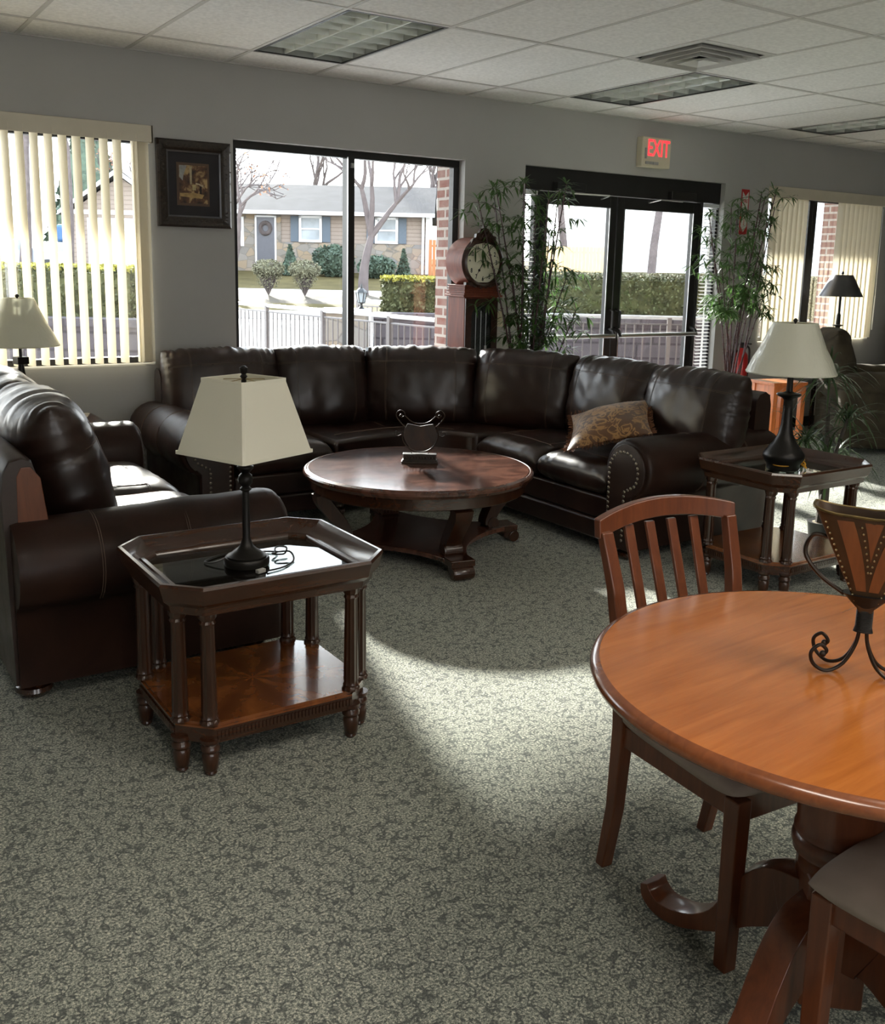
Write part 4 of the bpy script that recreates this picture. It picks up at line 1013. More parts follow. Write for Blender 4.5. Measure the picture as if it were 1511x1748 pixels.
m = MB(RX(pi / 2)); dp = []
for k in range(28):
    a_ = radians(-220 + k * 260 / 27); dp.append((R2 * cos(a_), cz + R2 * sin(a_)))
dp += [(.04, cz + .052), (0, cz + .044), (-.04, cz + .052)]
m.prism(dp, -.004, .004); m.build('amber_disc', 'amber', t, smooth=False)

# ================================================================== GRANDFATHER CLOCK
t = thing('grandfather_clock', 'tall mahogany clock with round cream dial behind the sofa by the window', 'clock', (3.0, -.25, 0))
m = MB(); m.box(-.145, .145, -.10, .115, .40, 1.30); m.build('trunk', 'clockwood', t, bevel=.004)
m = MB(); m.box(-.19, .19, -.13, .125, .03, .36); m.box(-.20, .20, -.14, .13, 0, .05); m.box(-.165, .165, -.115, .12, .36, .40); m.build('plinth', 'clockwood', t, bevel=.006)
m = MB()
dr_ = [(-.105, .44), (.105, .44), (.105, 1.17)] + [(.105 * cos(radians(a_)), 1.17 + .09 * sin(radians(a_))) for a_ in range(15, 180, 15)] + [(-.105, 1.17)]
outer = [(-.142, .41), (.142, .41), (.142, 1.29), (-.142, 1.29)]
m.box(-.142, -.09, -.112, -.10, .41, 1.29); m.box(.09, .142, -.112, -.10, .41, 1.29); m.box(-.09, .09, -.112, -.10, .41, .46)
for k in range(12):
    a0, a1 = pi * k / 12, pi * (k + 1) / 12
    m.add([(.09 * cos(a0), -.112, 1.16 + .08 * sin(a0)), (.09 * cos(a1), -.112, 1.16 + .08 * sin(a1)), (.09 * cos(a1), -.112, 1.29), (.09 * cos(a0), -.112, 1.29)], [(0, 1, 2, 3)])
m.build('trunk_door', 'clockdark', t)
m = MB(); m.box(-.09, .09, -.1015, -.1005, .46, 1.24); m.build('door_recess', 'ink', t, smooth=False)
m = MB(); m.box(-.1, .1, -.1085, -.1065, .45, 1.26); m.build('door_glass', 'pane', t, smooth=False)
for x in (-.045, 0, .045):
    m = MB(); m.tube([(x, -.104, 1.2), (x, -.104, .95)], .0022, 6); m.tube([(x, -.104, .95), (x, -.104, .62)], .003 if x < .04 else .010, 8); m.build('chime_rod' if x < .04 else 'weight', 'alum', t)
m = MB()
for k, (e, z0_, z1_) in enumerate(((.022, 1.30, 1.315), (.012, 1.315, 1.33), (.0, 1.33, 1.345), (.006, 1.345, 1.352), (-.006, 1.352, 1.362), (.004, 1.362, 1.369), (-.008, 1.369, 1.379), (.0, 1.379, 1.386))):
    m.box(-.15 - e, .15 + e, -.105 - e, .118, z0_, z1_)
m.build('neck_moulding', 'clockwood', t, bevel=.002)
m = MB(); m.lathe([(.001, -.105), (.172, -.105), (.178, -.098), (.178, .108), (.172, .115), (.001, .115)], 64, TR(0, 0, 1.545) @ RX(pi / 2) @ Matrix.Diagonal((1, 1, -1, 1))); m.build('drum_case', 'clockwood', t)
A = TR(0, 0, 1.545) @ RX(pi / 2)
m = MB(); m.lathe([(.146, .105), (.146, .122), (.152, .130), (.164, .127), (.174, .118), (.182, .105)], 64, A, caps=False); m.build('bezel', 'clockdark', t)
m = MB(); m.lathe([(.001, .106), (.147, .106), (.147, .112), (.001, .112)], 48, A); m.build('dial', 'dial', t)
m = MB()
crest = [(-.125, .115), (-.10, .16), (-.075, .175), (-.07, .20), (-.045, .21), (-.035, .235), (-.015, .24), (0, .262), (.015, .24), (.035, .235), (.045, .21), (.07, .20), (.075, .175), (.10, .16), (.125, .115), (0, .14)]
m.prism([(x, z) for x, z in crest], .095, .122, A); 
rnd = random.Random(2)
for k in range(40):
    x = rnd.uniform(-.1, .1); z = rnd.uniform(.16, .235 - abs(x) * .6); m.sphere((x, -.122, 1.545 + z), .011, 6, sc=(1, .6, .7))
for k in range(26):
    x = rnd.uniform(-.12, .12); z = -.175 - rnd.uniform(0, .012); m.sphere((x, -.115, 1.545 + z + abs(x) * .25), .012, 6, sc=(1, .6, .7))
m.box(-.15, .15, -.12, -.09, 1.385, 1.405); m.build('carved_crest', 'clockdark', t)
for k in range(12):
    a_ = radians(90 - (k + 1) * 30); text_mesh(str(k + 1), .044, 'numeral', 'ink', t, TR(.116 * cos(a_), -.1125, 1.545 + .116 * sin(a_)) @ RX(pi / 2), .0003, .72, .0012)
for nm, ang_, ln in (('hour_hand', radians(97), .068), ('minute_hand', radians(-122), .105)):
    m = MB(A @ RZ(ang_)); m.prism([(-.012, -.002), (.02, -.003), (ln * .5, -.002), (ln * .62, -.011), (ln * .72, -.002), (ln, 0), (ln * .72, .002), (ln * .62, .011), (ln * .5, .002), (.02, .003), (-.012, .002)], .1135, .115); m.build(nm, 'ink', t, smooth=False)

# ================================================================== PLANTS
def leaf(m, p, d, L_, w_, up=Vector((0, 0, 1)), droop=.3):
    d = d.normalized(); s = d.cross(up); s = s.normalized() if s.length > 1e-3 else Vector((1, 0, 0)); n = s.cross(d)
    pts = []; ks = [(0, .12), (.25, .8), (.5, 1), (.78, .6), (1, .02)]
    for k, ww in ks:
        c = p + d * (L_ * k) + Vector((0, 0, -droop * L_ * k * k)); pts += [c - s * (w_ * ww / 2) + n * (w_ * ww * .12), c + s * (w_ * ww / 2) + n * (w_ * ww * .12)]
    m.add(pts, [(2 * i, 2 * i + 1, 2 * i + 3, 2 * i + 2) for i in range(len(ks) - 1)])
def bamboo(label, base, stems, seed, zlo, hang):
    t = thing('bamboo_plant', label, 'potted plant', base, group='tall artificial bamboo plants'); rnd = random.Random(seed)
    m = MB(); m.lathe([(.11, 0), (.13, .02), (.15, .24), (.155, .26), (.14, .26), (.001, .24)], 24); m.build('pot', 'pot', t)
    m = MB(); m.lathe([(.139, .235), (.1, .25), (.001, .252)], 20); m.build('moss', 'soil', t)
    lm = MB(); tips = []
    for (tx_, ty_, h_) in stems:
        bx_, by_ = rnd.uniform(-.07, .07), rnd.uniform(-.05, .05); mid = Vector((bx_ + tx_ * .35 + rnd.uniform(-.02, .02), by_ + ty_ * .35, h_ * .5))
        path = catmull([(bx_, by_, .22), tuple(mid), (tx_, ty_, h_)], 8)
        m = MB(); m.tube(path, [.0098 - .006 * i / (len(path) - 1) for i in range(len(path))], 6)
        for q in path[1:-1:1]: m.tube([q + Vector((0, 0, -.004)), q + Vector((0, 0, .004))], .0108, 6)
        tw = []
        n = len(path)
        for k in range(hang):
            z = zlo + (h_ - zlo) * (k + rnd.random() * .8) / hang
            j = min(range(n), key=lambda i: abs(path[i].z - z)); p = path[j].copy(); p.z = z if j not in (0, n - 1) else p.z
            a_ = rnd.uniform(0, 2 * pi); l = rnd.uniform(.10, .24)
            e = p + Vector((cos(a_) * l, sin(a_) * l * .55, rnd.uniform(.02, .10))); mid2 = (p + e) / 2 + Vector((0, 0, .03))
            m.tube([p, mid2, e], .0016, 4)
            for c in (e, mid2):
                for _ in range(rnd.randint(7, 9)):
                    b_ = rnd.uniform(0, 2 * pi); d = Vector((cos(b_) + cos(a_) * .7, sin(b_) * .8, rnd.uniform(-.5, .55)))
                    leaf(lm, c, d, rnd.uniform(.07, .125), rnd.uniform(.012, .019), droop=rnd.uniform(.1, .6))
        for _ in range(9):
            b_ = rnd.uniform(0, 2 * pi); leaf(lm, path[-1], Vector((cos(b_), sin(b_) * .7, rnd.uniform(0, 1.2))), rnd.uniform(.08, .13), .013)
        m.build('stem', 'stem', t)
    lm.build('foliage', 'leaf', t)
    return t
bamboo('tall artificial bamboo plant with thin dark stems standing between the clock and the doors', (3.36, -.46, 0),
       [(-.42, .1, 1.98), (-.30, .05, 2.06), (-.22, .2, 2.08), (-.12, -.05, 2.10), (-.02, .1, 2.12), (.06, -.1, 2.0), (.14, .15, 2.05), (.26, -.05, 2.12), (.20, .05, 1.75), (.30, -.05, 1.45), (-.1, .1, 1.5), (.36, -.1, 1.2), (.22, 0, 1.95)], 4, .85, 12)
bamboo('tall artificial bamboo plant with many reddish stems standing right of the doors', (5.56, -.52, 0),
       [(-.42, .0, 1.95), (-.34, -.1, 1.55), (-.26, .1, 1.75), (-.15, -.05, 1.95), (-.05, .1, 2.05), (.02, -.1, 1.85), (.10, .15, 2.05), (.18, -.05, 2.12), (.26, .05, 2.18), (.36, -.02, 2.20), (.44, .05, 2.05), (.30, .05, 1.6), (-.30, -.1, 1.15), (.2, -.1, 1.3)], 9, 1.1, 9)
# dracaena palm
t = thing('dracaena_palm', 'dracaena with twisted trunk in a small black pot behind the right end table', 'potted plant', (3.64, -2.86, 0)); rnd = random.Random(12)
m = MB(); m.lathe([(.055, 0), (.06, .01), (.074, .12), (.078, .125), (.07, .125), (.001, .11)], 24); m.build('pot', 'pot', t)
m = MB(); m.lathe([(.07, .108), (.05, .12), (.001, .122)], 16); m.build('moss', 'soil', t)
heads = [(-.18, .02, .62), (.02, .05, .95), (.10, -.04, .72), (-.06, -.04, .48), (.16, .05, .50)]
m = MB()
for k, hpt in enumerate(heads):
    m.tube(catmull([(0.012 * cos(k * 1.3), .012 * sin(k * 1.3), .11), (.012 * sin(k * 2), .012 * cos(k), .28), (hpt[0] * .4, hpt[1] * .4, .28 + (hpt[2] - .28) * .5), hpt], 5), [.022 - .014 * i / 15 for i in range(16)], 8)
m.build('trunk', 'trunk', t)
m = MB()
for hpt in heads:
    for k in range(52):
        a_ = rnd.uniform(0, 2 * pi); el = rnd.uniform(-.2, 1.0); L_ = rnd.uniform(.22, .40); w_ = rnd.uniform(.008, .014)
        d = Vector((cos(a_) * cos(el), sin(a_) * cos(el) * .8, sin(el))); s = Vector((-sin(a_), cos(a_), 0)); pts = []; p = Vector(hpt) + Vector((0, 0, rnd.uniform(-.06, .03)))
        v = d.copy()
        for j in range(7):
            ww = w_ * [.6, 1, 1, .9, .7, .45, .04][j] / 2; pts += [p - s * ww, p + s * ww]; p = p + v * (L_ / 6); v = (v + Vector((0, 0, -.27))).normalized()
        m.add(pts, [(2 * i, 2 * i + 1, 2 * i + 3, 2 * i + 2) for i in range(6)])
m.build('foliage', 'palm', t)

# ================================================================== RECLINERS AND STOOL
def soft(name, parent, T, s, r=.4, mat='suede', seed=1, wr=.012):
    off = Vector((seed * 2.3, seed, 0)); m = MB(T); f = lambda k, n: sin((2 * k / n - 1) * pi / 2)
    def pt(u, v, sg):
        T0 = (1 - abs(u) ** 3.6) ** .5 * (1 - abs(v) ** 3.6) ** .5
        return Vector((u * s[0] / 2, sg * s[1] / 2 * T0 + sg * wr * noise.noise(Vector((u * s[0] * 7, v * s[2] * 7, sg)) + off) * T0, v * s[2] / 2 * (1 - .06 * u * u)))
    for sg in (-1, 1): m.sheet(lambda a, b: pt(f(a * 22, 22), f(b * 18, 18), sg), 22, 18)
    return m.build(name, mat, parent, merge=True, angle=70)
def recliner(label, loc, rz):
    t = thing('recliner', label, 'recliner', loc, rz, group='olive suede recliners')
    # local: faces +x, y across
    m = MB(); m.box(-.42, .45, -.42, .42, .04, .40); m.build('body', 'suede', t, bevel=.05, segs=4)
    soft('backrest', t, TR(-.38, 0, .70) @ RZ(pi / 2) @ RX(radians(-14)), (.66, .30, .66), seed=3)
    soft('head_cushion', t, TR(-.42, 0, .90) @ RZ(pi / 2) @ RX(radians(-14)), (.60, .26, .30), seed=5)
    soft('seat_cushion', t, TR(.10, 0, .44) @ RX(pi / 2), (.78, .22, .56), seed=6)
    for s in (-1, 1):
        m = MB(); m.box(-.42, .42, s * .30, s * .50, .04, .56); m.build('arm_side', 'suede', t, bevel=.05, segs=4)
        soft('arm_pad', t, TR(.02, s * .40, .60) @ RX(pi / 2), (.96, .20, .25), seed=8 + s)
    soft('footrest', t, TR(.50, 0, .26) @ RZ(pi / 2), (.58, .16, .44), seed=9)
    return t
rc = recliner('olive brown suede recliner with tall rounded back, seen from its side behind the dracaena', (6.93, -1.02, 0), radians(-42))
rc2 = dup(rc); rc2.location = (8.55, -.85, 0); rc2.rotation_euler = (0, 0, radians(-84)); relabel(rc2, 'second olive suede recliner, cut off by the right edge of the photo')
t = thing('stool', 'small bright orange wooden stool in the sun behind the right end of the sectional', 'stool', (5.55, -1.02, 0), radians(-12))
m = MB(); m.box(-.17, .17, -.15, .15, .625, .65); m.build('seat', 'orangewood', t, bevel=.004)
m = MB()
for s in (-1, 1): m.box(-.14, .14, s * .13, s * .11, .55, .625); m.box(s * .15, s * .13, -.12, .12, .55, .625); m.box(s * .15, s * .13, -.12, .12, .2, .24)
m.build('apron', 'orangewood', t, smooth=False)
for sx_ in (-1, 1):
    for sy_ in (-1, 1): m = MB(); m.box(sx_ * .16, sx_ * .12, sy_ * .14, sy_ * .10, 0, .625); m.build('leg', 'orangewood', t)

# ================================================================== DINING SET
DC = Vector((.473, -5.166, 0))
t = thing('dining_table', 'round orange cherry dining table with carved pedestal in the right foreground', 'dining table', DC, radians(4))
Rt = .506
m = MB(); m.lathe([(.001, .745), (Rt - .0185, .745), (Rt - .0185, .7565), (Rt - .024, .757), (.2, .757), (.001, .757)], 128); tt = m.build('tabletop', 'cherry', t, angle=20)
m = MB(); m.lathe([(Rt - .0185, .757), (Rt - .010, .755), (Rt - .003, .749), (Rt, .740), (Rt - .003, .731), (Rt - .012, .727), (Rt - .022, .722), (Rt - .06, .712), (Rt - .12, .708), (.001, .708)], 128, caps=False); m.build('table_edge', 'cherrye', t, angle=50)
m = MB(); m.lathe([(.12, .708), (.11, .69), (.09, .66), (.084, .50), (.080, .44), (.084, .432), (.085, .424), (.081, .418), (.087, .41), (.088, .398), (.083, .39), (.084, .382), (.074, .37), (.070, .34), (.001, .34)], 40); m.build('pedestal_column', 'chair', t)
m = MB(RZ(pi / 4)); m.prism([(.062 * a_, .062 * b_) for a_, b_ in ((-1, -1), (1, -1), (1, 1), (-1, 1))], .07, .35); m.build('pedestal_block', 'chair', t, bevel=.006)
fb = None
pth = catmull([(.045, 0, .245), (.12, 0, .235), (.19, 0, .17), (.25, 0, .095), (.33, 0, .045), (.40, 0, .030), (.435, 0, .045), (.447, 0, .07)], 5)
for k in range(4):
    if fb is None:
        m = MB(); rr = []; n = len(pth)
        for i, p in enumerate(pth):
            q = i / (n - 1); tv = (pth[min(i + 1, n - 1)] - pth[max(i - 1, 0)]).normalized(); nn = Vector((-tv.z, 0, tv.x)); th = [.075, .030][0] * (1 - q) + .016 * q; wd = .034
            th = .07 * (1 - sstep(0, .55, q)) + .022; th = th * (1 - .35 * sstep(.85, 1, q))
            rr.append([p - nn * th + Vector((0, -wd, 0)), p - nn * th + Vector((0, wd, 0)), p + nn * th * .6 + Vector((0, wd, 0)), p + nn * (th * .6 + .008), p + nn * th * .6 + Vector((0, -wd, 0))])
        m.rings(rr); fb = m.build('pedestal_foot', 'chair', t, bevel=.004); o = fb
    else: o = fb.copy(); COL.objects.link(o)
    o.rotation_euler = (0, 0, k * pi / 2)

def dining_chair(label, loc, rz):
    # local: faces +y (front), back at -y
    t = thing('dining_chair', label, 'chair', loc, rz, group='cherry slat-back dining chairs')
    W2_, D2 = .19, .20
    def bar(name, pts, w0, d0, mat='chair', bev=.004):
        m = MB(); rr = []
        for p, (w_, d_) in zip(pts, zip(w0, d0)): rr.append([(p[0] - w_ / 2, p[1] - d_ / 2, p[2]), (p[0] + w_ / 2, p[1] - d_ / 2, p[2]), (p[0] + w_ / 2, p[1] + d_ / 2, p[2]), (p[0] - w_ / 2, p[1] + d_ / 2, p[2])])
        m.rings(rr); return m.build(name, mat, t, bevel=bev)
    for s in (-1, 1):
        bar('back_leg', [(s * .175, -.245, 0), (s * .178, -.21, .18), (s * .18, -.195, .40), (s * .185, -.20, .55), (s * .195, -.235, .75), (s * .205, -.275, .885)], [.034, .036, .04, .038, .036, .034], [.03, .034, .04, .036, .03, .026])
        bar('front_leg', [(s * .18, .185, 0), (s * .18, .185, .41)], [.036, .042], [.036, .042])
        bar('side_rail', [(s * .18, -.0, .36), (s * .18, -.0, .415)], [.022, .022], [.36, .36])
    bar('front_rail', [(0, .185, .355), (0, .185, .415)], [.33, .33], [.022, .022]); bar('back_rail', [(0, -.2, .355), (0, -.2, .415)], [.33, .33], [.022, .022])
    m = MB(); rr = []
    for k in range(17):
        x = -.225 + .45 * k / 16; c_ = 1 - (x / .225) ** 2; y = -.278 - .03 * c_; zt = .915 + .03 * c_; zb = .868 + .028 * c_ 
        rr.append([(x, y - .012, zb), (x, y + .012, zb), (x, y + .012 - .006, zt), (x, y - .012 - .006, zt)])
    m.rings(rr); m.build('top_rail', 'chair', t, bevel=.004)
    for k in range(4):
        x = -.108 + .072 * k; c_ = 1 - (x / .225) ** 2
        bar('slat', [(x * .92, -.215, .50), (x * .95, -.232, .66), (x, -.29 - .02 * c_, .885)], [.028, .028, .028], [.010, .010, .010], bev=.002)
    bar('lower_back_rail', [(0, -.212, .485), (0, -.214, .52)], [.36, .36], [.018, .018])
    m = MB(); f = lambda k, n: sin((2 * k / n - 1) * pi / 2)
    def pt(u, v, s):
        T0 = (1 - abs(u) ** 6) ** .5 * (1 - abs(v) ** 6) ** .5; return Vector((u * .215 * (1 + .06 * v) * (1 - .04 * abs(v) ** 4), v * .215 * (1 - .05 * abs(u) ** 4), .435 + s * .036 * T0))
    for s in (-1, 1): m.sheet(lambda a, b: pt(f(a * 20, 20), f(b * 20, 20), s), 20, 20)
    m.build('seat_pad', 'seatfab', t, merge=True, angle=70)
    return t
c1 = dining_chair('cherry slat-back dining chair pushed in at the far side of the round dining table', (.612, -4.79, 0), pi - radians(4))
c2 = dup(c1); relabel(c2, 'dining chair with taupe seat in the lower right corner of the photo')
c2.location = (.49, -5.44, 0); c2.rotation_euler = (0, 0, radians(4))

# vase on the table
t = thing('fan_vase', 'fan-shaped bronze and copper vase on scrolled iron legs, standing on the dining table', 'vase', (.475, -5.17, .757), radians(-57))
m = MB()
def vring(k):
    hw_ = .012 + .095 * k; hd = .010 + .030 * k; z = .125 + .20 * k; pts = []
    for i in range(24):
        a_ = 2 * pi * i / 24; c_, s_ = cos(a_), sin(a_); pts.append((hw_ * (abs(c_) ** .35) * (1 if c_ >= 0 else -1), hd * (abs(s_) ** .35) * (1 if s_ >= 0 else -1), z + (-.012 * (1 - abs(c_)) if k > .95 else 0)))
    return pts
m.rings([vring(0), vring(.3), vring(.65), vring(1)], caps=False)
inn = [[(x * .94, y * .88, z) for x, y, z in vring(k)] for k in (1, .5, .1)]
m.rings([vring(1)] + inn, caps=False); body = m.build('vase_body', 'vasehide', t)
m = MB(); vr = vring(1); m.tube([Vector(p) for p in vr] + [Vector(vr[0])], .003, 6); m.build('rim', 'vasegold', body)
m = MB()
def fp(x, k): # front face point at height k, x fraction
    hw_ = .012 + .095 * k; hd = .010 + .030 * k; c_ = min(.999, abs(x)) ; s_ = sqrt(max(0, 1 - (c_ ** (1 / .35)) ** 2)) ** .35
    return Vector((x * hw_, -hd * s_ - .0015, .125 + .20 * k))
for s in (-1, 1):
    pts = []
    for j in range(9):
        q = j / 8; k = .90 - .68 * q; pts += [fp(s * (.66 - .08 * q), k), fp(s * (.36 - .29 * q), k)]
    m.add(pts, [(2 * j, 2 * j + 1, 2 * j + 3, 2 * j + 2) for j in range(8)])
pts = []
for j in range(7): q = j / 6; k = .90 - .38 * q; pts += [fp(-.16 * (1 - q) - .005, k), fp(.16 * (1 - q) + .005, k)]
m.add(pts, [(2 * j, 2 * j + 1, 2 * j + 3, 2 * j + 2) for j in range(6)])
m.build('copper_panel', 'vasepanel', body)
m = MB()
for s in (-1, 1):
    for j in range(15): m.sphere(fp(s * .88, .12 + .8 * j / 15), .0022, 6)
    for j in range(8): m.sphere(fp(s * (.22 - .2 * j / 8), .85 - .5 * j / 8), .0022, 6)
m.build('stud_rows', 'brass', body)
m = MB(); m.lathe([(.018, .085), (.014, .10), (.013, .128), (.03, .145), (.045, .160), (.001, .160)], 20, Matrix.Diagonal((1, .6, 1, 1)))
for j in range(16): m.tube([(.0145 * cos(2 * pi * q / 12), .0145 * .75 * sin(2 * pi * q / 12), .088 + j * .0026) for q in range(13)], .0014, 4)
m.build('wire_collar', 'wicker', t)
for s in (-1, 1):
    m = MB(); m.tube(catmull([(s * .04, 0, .155), (s * .085, 0, .185), (s * .115, 0, .225), (s * .105, 0, .262), (s * .075, 0, .262)], 6), .0042, 8); m.build('handle', 'iron', t)
for a_ in (25, 155, 205, 335):
    A = RZ(radians(a_)); m = MB(A)
    m.tube(catmull([(.006, 0, .10), (.012, 0, .06), (.032, 0, .022), (.062, 0, .006), (.088, 0, .018), (.096, 0, .042), (.080, 0, .058), (.066, 0, .047), (.074, 0, .036)], 6), .0036, 8); m.sphere((.073, 0, .040), .0065, 8); m.build('scroll_leg', 'iron', t)

# ================================================================== OUTSIDE
# frame facing the same way the window view does: u to the right, d away, z up (origin under the camera position)
FH = Vector((.5514, .8342, 0)); RH = Vector((.8342, -.5514, 0)); G0 = Vector((-1.175, -6.202, 0))
F = Matrix(((RH.x, FH.x, 0, G0.x), (RH.y, FH.y, 0, G0.y), (0, 0, 1, 0), (0, 0, 0, 1)))
FA = atan2(RH.y, RH.x)
def fpt(u, d, z=0): return F @ Vector((u, d, z))
m = MB(); m.prism([(XL - 8, .16), (24, .16), (24, 3), (40, 12), (30, 30), (-20, 40), (-30, 10)], -.3, -.06)
g = m.build('ground_outside', 'concrete', smooth=False); struct(g)
def gz(d): 
    P_ = [(28.6, -.06), (28.65, .12), (29.2, .16), (32, .50), (34.5, .60), (36, .64), (42, 1.20), (60, 1.5), (90, 2.2)]
    for (a, za), (b, zb) in zip(P_, P_[1:]):
        if a <= d <= b: return za + (zb - za) * (d - a) / (b - a)
    return -.06 if d < 28.6 else 2.2
def strip(name, mat, ds, u0=-45, u1=45):
    m = MB(F); m.sheet(lambda a, b: (u0 + (u1 - u0) * a, ds[int(round(b * (len(ds) - 1)))], gz(ds[int(round(b * (len(ds) - 1)))])), 6, len(ds) - 1); return struct(m.build(name, mat, smooth=False))
strip('ground_curb', 'concrete', [28.4, 28.6, 28.65, 29.2]); strip('ground_verge', 'lawn', [29.2, 30.5]); strip('ground_verge_bare', 'verge', [30.5, 32, 34.4])
strip('ground_sidewalk', 'concrete', [34.4, 35.4]); strip('ground_lawn', 'lawn', [35.4, 36, 39, 42, 60]); strip('ground_far', 'lawn', [60, 90])

def leafy(m, c, s, n, size, rnd, shape='box', flat=0):
    for _ in range(n):
        if shape == 'box':
            p = Vector([rnd.uniform(-1, 1) for _ in range(3)]); ax = rnd.randrange(3); p[ax] = 1 if rnd.random() < (.5 if ax != 2 else .9) else -1; p = p * rnd.uniform(.86, 1.05)
        elif shape == 'ball':
            p = Vector([rnd.gauss(0, 1) for _ in range(3)]); p = p.normalized() * rnd.uniform(.75, 1.05)
        else:
            k = rnd.random() ** .7; a_ = rnd.uniform(0, 2 * pi); r_ = (k) * rnd.uniform(.7, 1.05); p = Vector((cos(a_) * r_, sin(a_) * r_, 1 - 2 * k))
        q = Vector(c) + Vector((p.x * s[0], p.y * s[1], p.z * s[2]))
        a = Vector([rnd.gauss(0, 1) for _ in range(3)]).normalized() * size * rnd.uniform(.6, 1.3); b = a.cross(Vector([rnd.gauss(0, 1) for _ in range(3)])).normalized() * size * .6
        m.add([q - a, q + b, q + a, q - b], [(0, 1, 2, 3)])
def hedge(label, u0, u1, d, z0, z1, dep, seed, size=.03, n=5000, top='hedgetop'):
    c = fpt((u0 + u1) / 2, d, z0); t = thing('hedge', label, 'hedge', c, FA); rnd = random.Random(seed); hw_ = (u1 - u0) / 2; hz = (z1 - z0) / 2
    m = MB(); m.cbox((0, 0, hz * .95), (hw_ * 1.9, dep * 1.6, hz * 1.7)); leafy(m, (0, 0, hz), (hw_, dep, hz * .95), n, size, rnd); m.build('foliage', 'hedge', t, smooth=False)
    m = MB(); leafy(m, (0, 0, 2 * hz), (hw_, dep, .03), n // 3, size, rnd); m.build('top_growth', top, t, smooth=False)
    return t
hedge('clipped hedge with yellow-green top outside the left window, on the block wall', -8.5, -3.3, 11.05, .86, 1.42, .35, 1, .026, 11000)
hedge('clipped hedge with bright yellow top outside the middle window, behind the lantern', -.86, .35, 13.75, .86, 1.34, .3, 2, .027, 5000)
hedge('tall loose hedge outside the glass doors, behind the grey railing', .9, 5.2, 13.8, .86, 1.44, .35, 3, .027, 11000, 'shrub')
m = MB(F); m.box(-8.6, -3.2, 10.6, 11.9, -.1, .86); m.box(-.95, 5.6, 13.3, 14.5, -.1, .86); struct(m.build('ground_planting_bed', 'soil', smooth=False))
# block walls
def wall_seg(label, u0, d0, u1, d1, z1, mat, th=.3, name='retaining_wall'):
    A, B = fpt(u0, d0), fpt(u1, d1); c = (A + B) / 2; a = atan2(B.y - A.y, B.x - A.x); l = (B - A).length
    t = thing(name, label, 'wall', c, a); m = MB(); m.box(-l / 2, l / 2, 0, th, -.1, z1 - .08); m.build('blocks', mat, t, smooth=False)
    m = MB(); m.box(-l / 2, l / 2, -.03, th + .03, z1 - .08, z1); m.build('cap', mat if mat == 'stone' else 'block', t, smooth=False)
    return t
wall_seg('grey split-block retaining wall below the hedge outside the left window', -8.6, 10.3, -3.2, 10.3, .90, 'block')
wall_seg('grey split-block retaining wall outside the glass doors and middle window', -.95, 13.0, 5.6, 13.0, .90, 'block')
t = thing('stone_pillar', 'low stacked-stone pillar beneath the black lantern outside the middle window', 'pillar', fpt(-1.3, 12.9), FA)
m = MB(); m.box(-.28, .28, -.25, .25, -.06, .90); m.build('stones', 'stone', t, smooth=False); m = MB(); m.box(-.31, .31, -.28, .28, .90, .95); m.build('cap', 'concrete', t, smooth=False)
t = thing('lantern', 'small black post lantern on the stone pillar outside the middle window', 'lantern', fpt(-1.1, 12.9, .95), FA)
m = MB(); m.lathe([(.04, 0), (.045, .01), (.02, .03), (.015, .06), (.05, .075), (.05, .085)], 8); m.build('lantern_base', 'black', t)
m = MB(); m.lathe([(.045, .085), (.07, .21)], 6); m.build('lantern_glass', 'outglass', t, smooth=False)
m = MB(); m.lathe([(.085, .21), (.08, .22), (.04, .26), (.02, .27), (.012, .31), (.001, .33)], 6)
for k in range(6): a_ = k * pi / 3; m.tube([(.046 * cos(a_), .046 * sin(a_), .085), (.072 * cos(a_), .072 * sin(a_), .21)], .006, 5)
m.build('lantern_top', 'black', t)
# railings
def railing(label, A, B, z, nb, posts, zb=.02):
    A, B = Vector(A), Vector(B); d = B - A; l = Vector((d.x, d.y, 0)).length; a = atan2(d.y, d.x)
    t = thing('railing', label, 'railing', A, a, group='grey metal railings outside')
    m = MB(); m.tube([(0, 0, z), (l, 0, z)], .024, 8); m.build('top_rail', 'railtop', t)
    m = MB(); m.tube([(0, 0, z - .08), (l, 0, z - .08)], .012, 6); m.tube([(0, 0, .10), (l, 0, .10)], .014, 6); m.build('lower_rail', 'rail', t)
    for k in range(posts): 
        x = l * k / (posts - 1); m = MB(); m.box(x - .024, x + .024, -.024, .024, -.06, z); m.build('post', 'rail', t, smooth=False)
    b = None
    for k in range(1, nb):
        if b is None: m = MB(); m.tube([(0, 0, .10), (0, 0, z - .08)], .0095, 5); b = m.build('baluster', 'rail', t); o = b
        else: o = b.copy(); COL.objects.link(o)
        o.location = (l * k / nb, 0, 0)
    return t
railing('grey metal railing running past the middle window, the nearer of two', (4.0, 7.6, 0), (4.62, 2.1, 0), .95, 50, 5)
railing('grey metal railing outside the middle window, the farther one beside the lantern', (6.45, 7.9, 0), (7.15, 5.7, 0), .95, 22, 2)
A_, B_ = fpt(1.05, 11.9), fpt(4.3, 11.7); railing('grey metal railing straight outside the glass doors', A_, B_, .97, 32, 3)

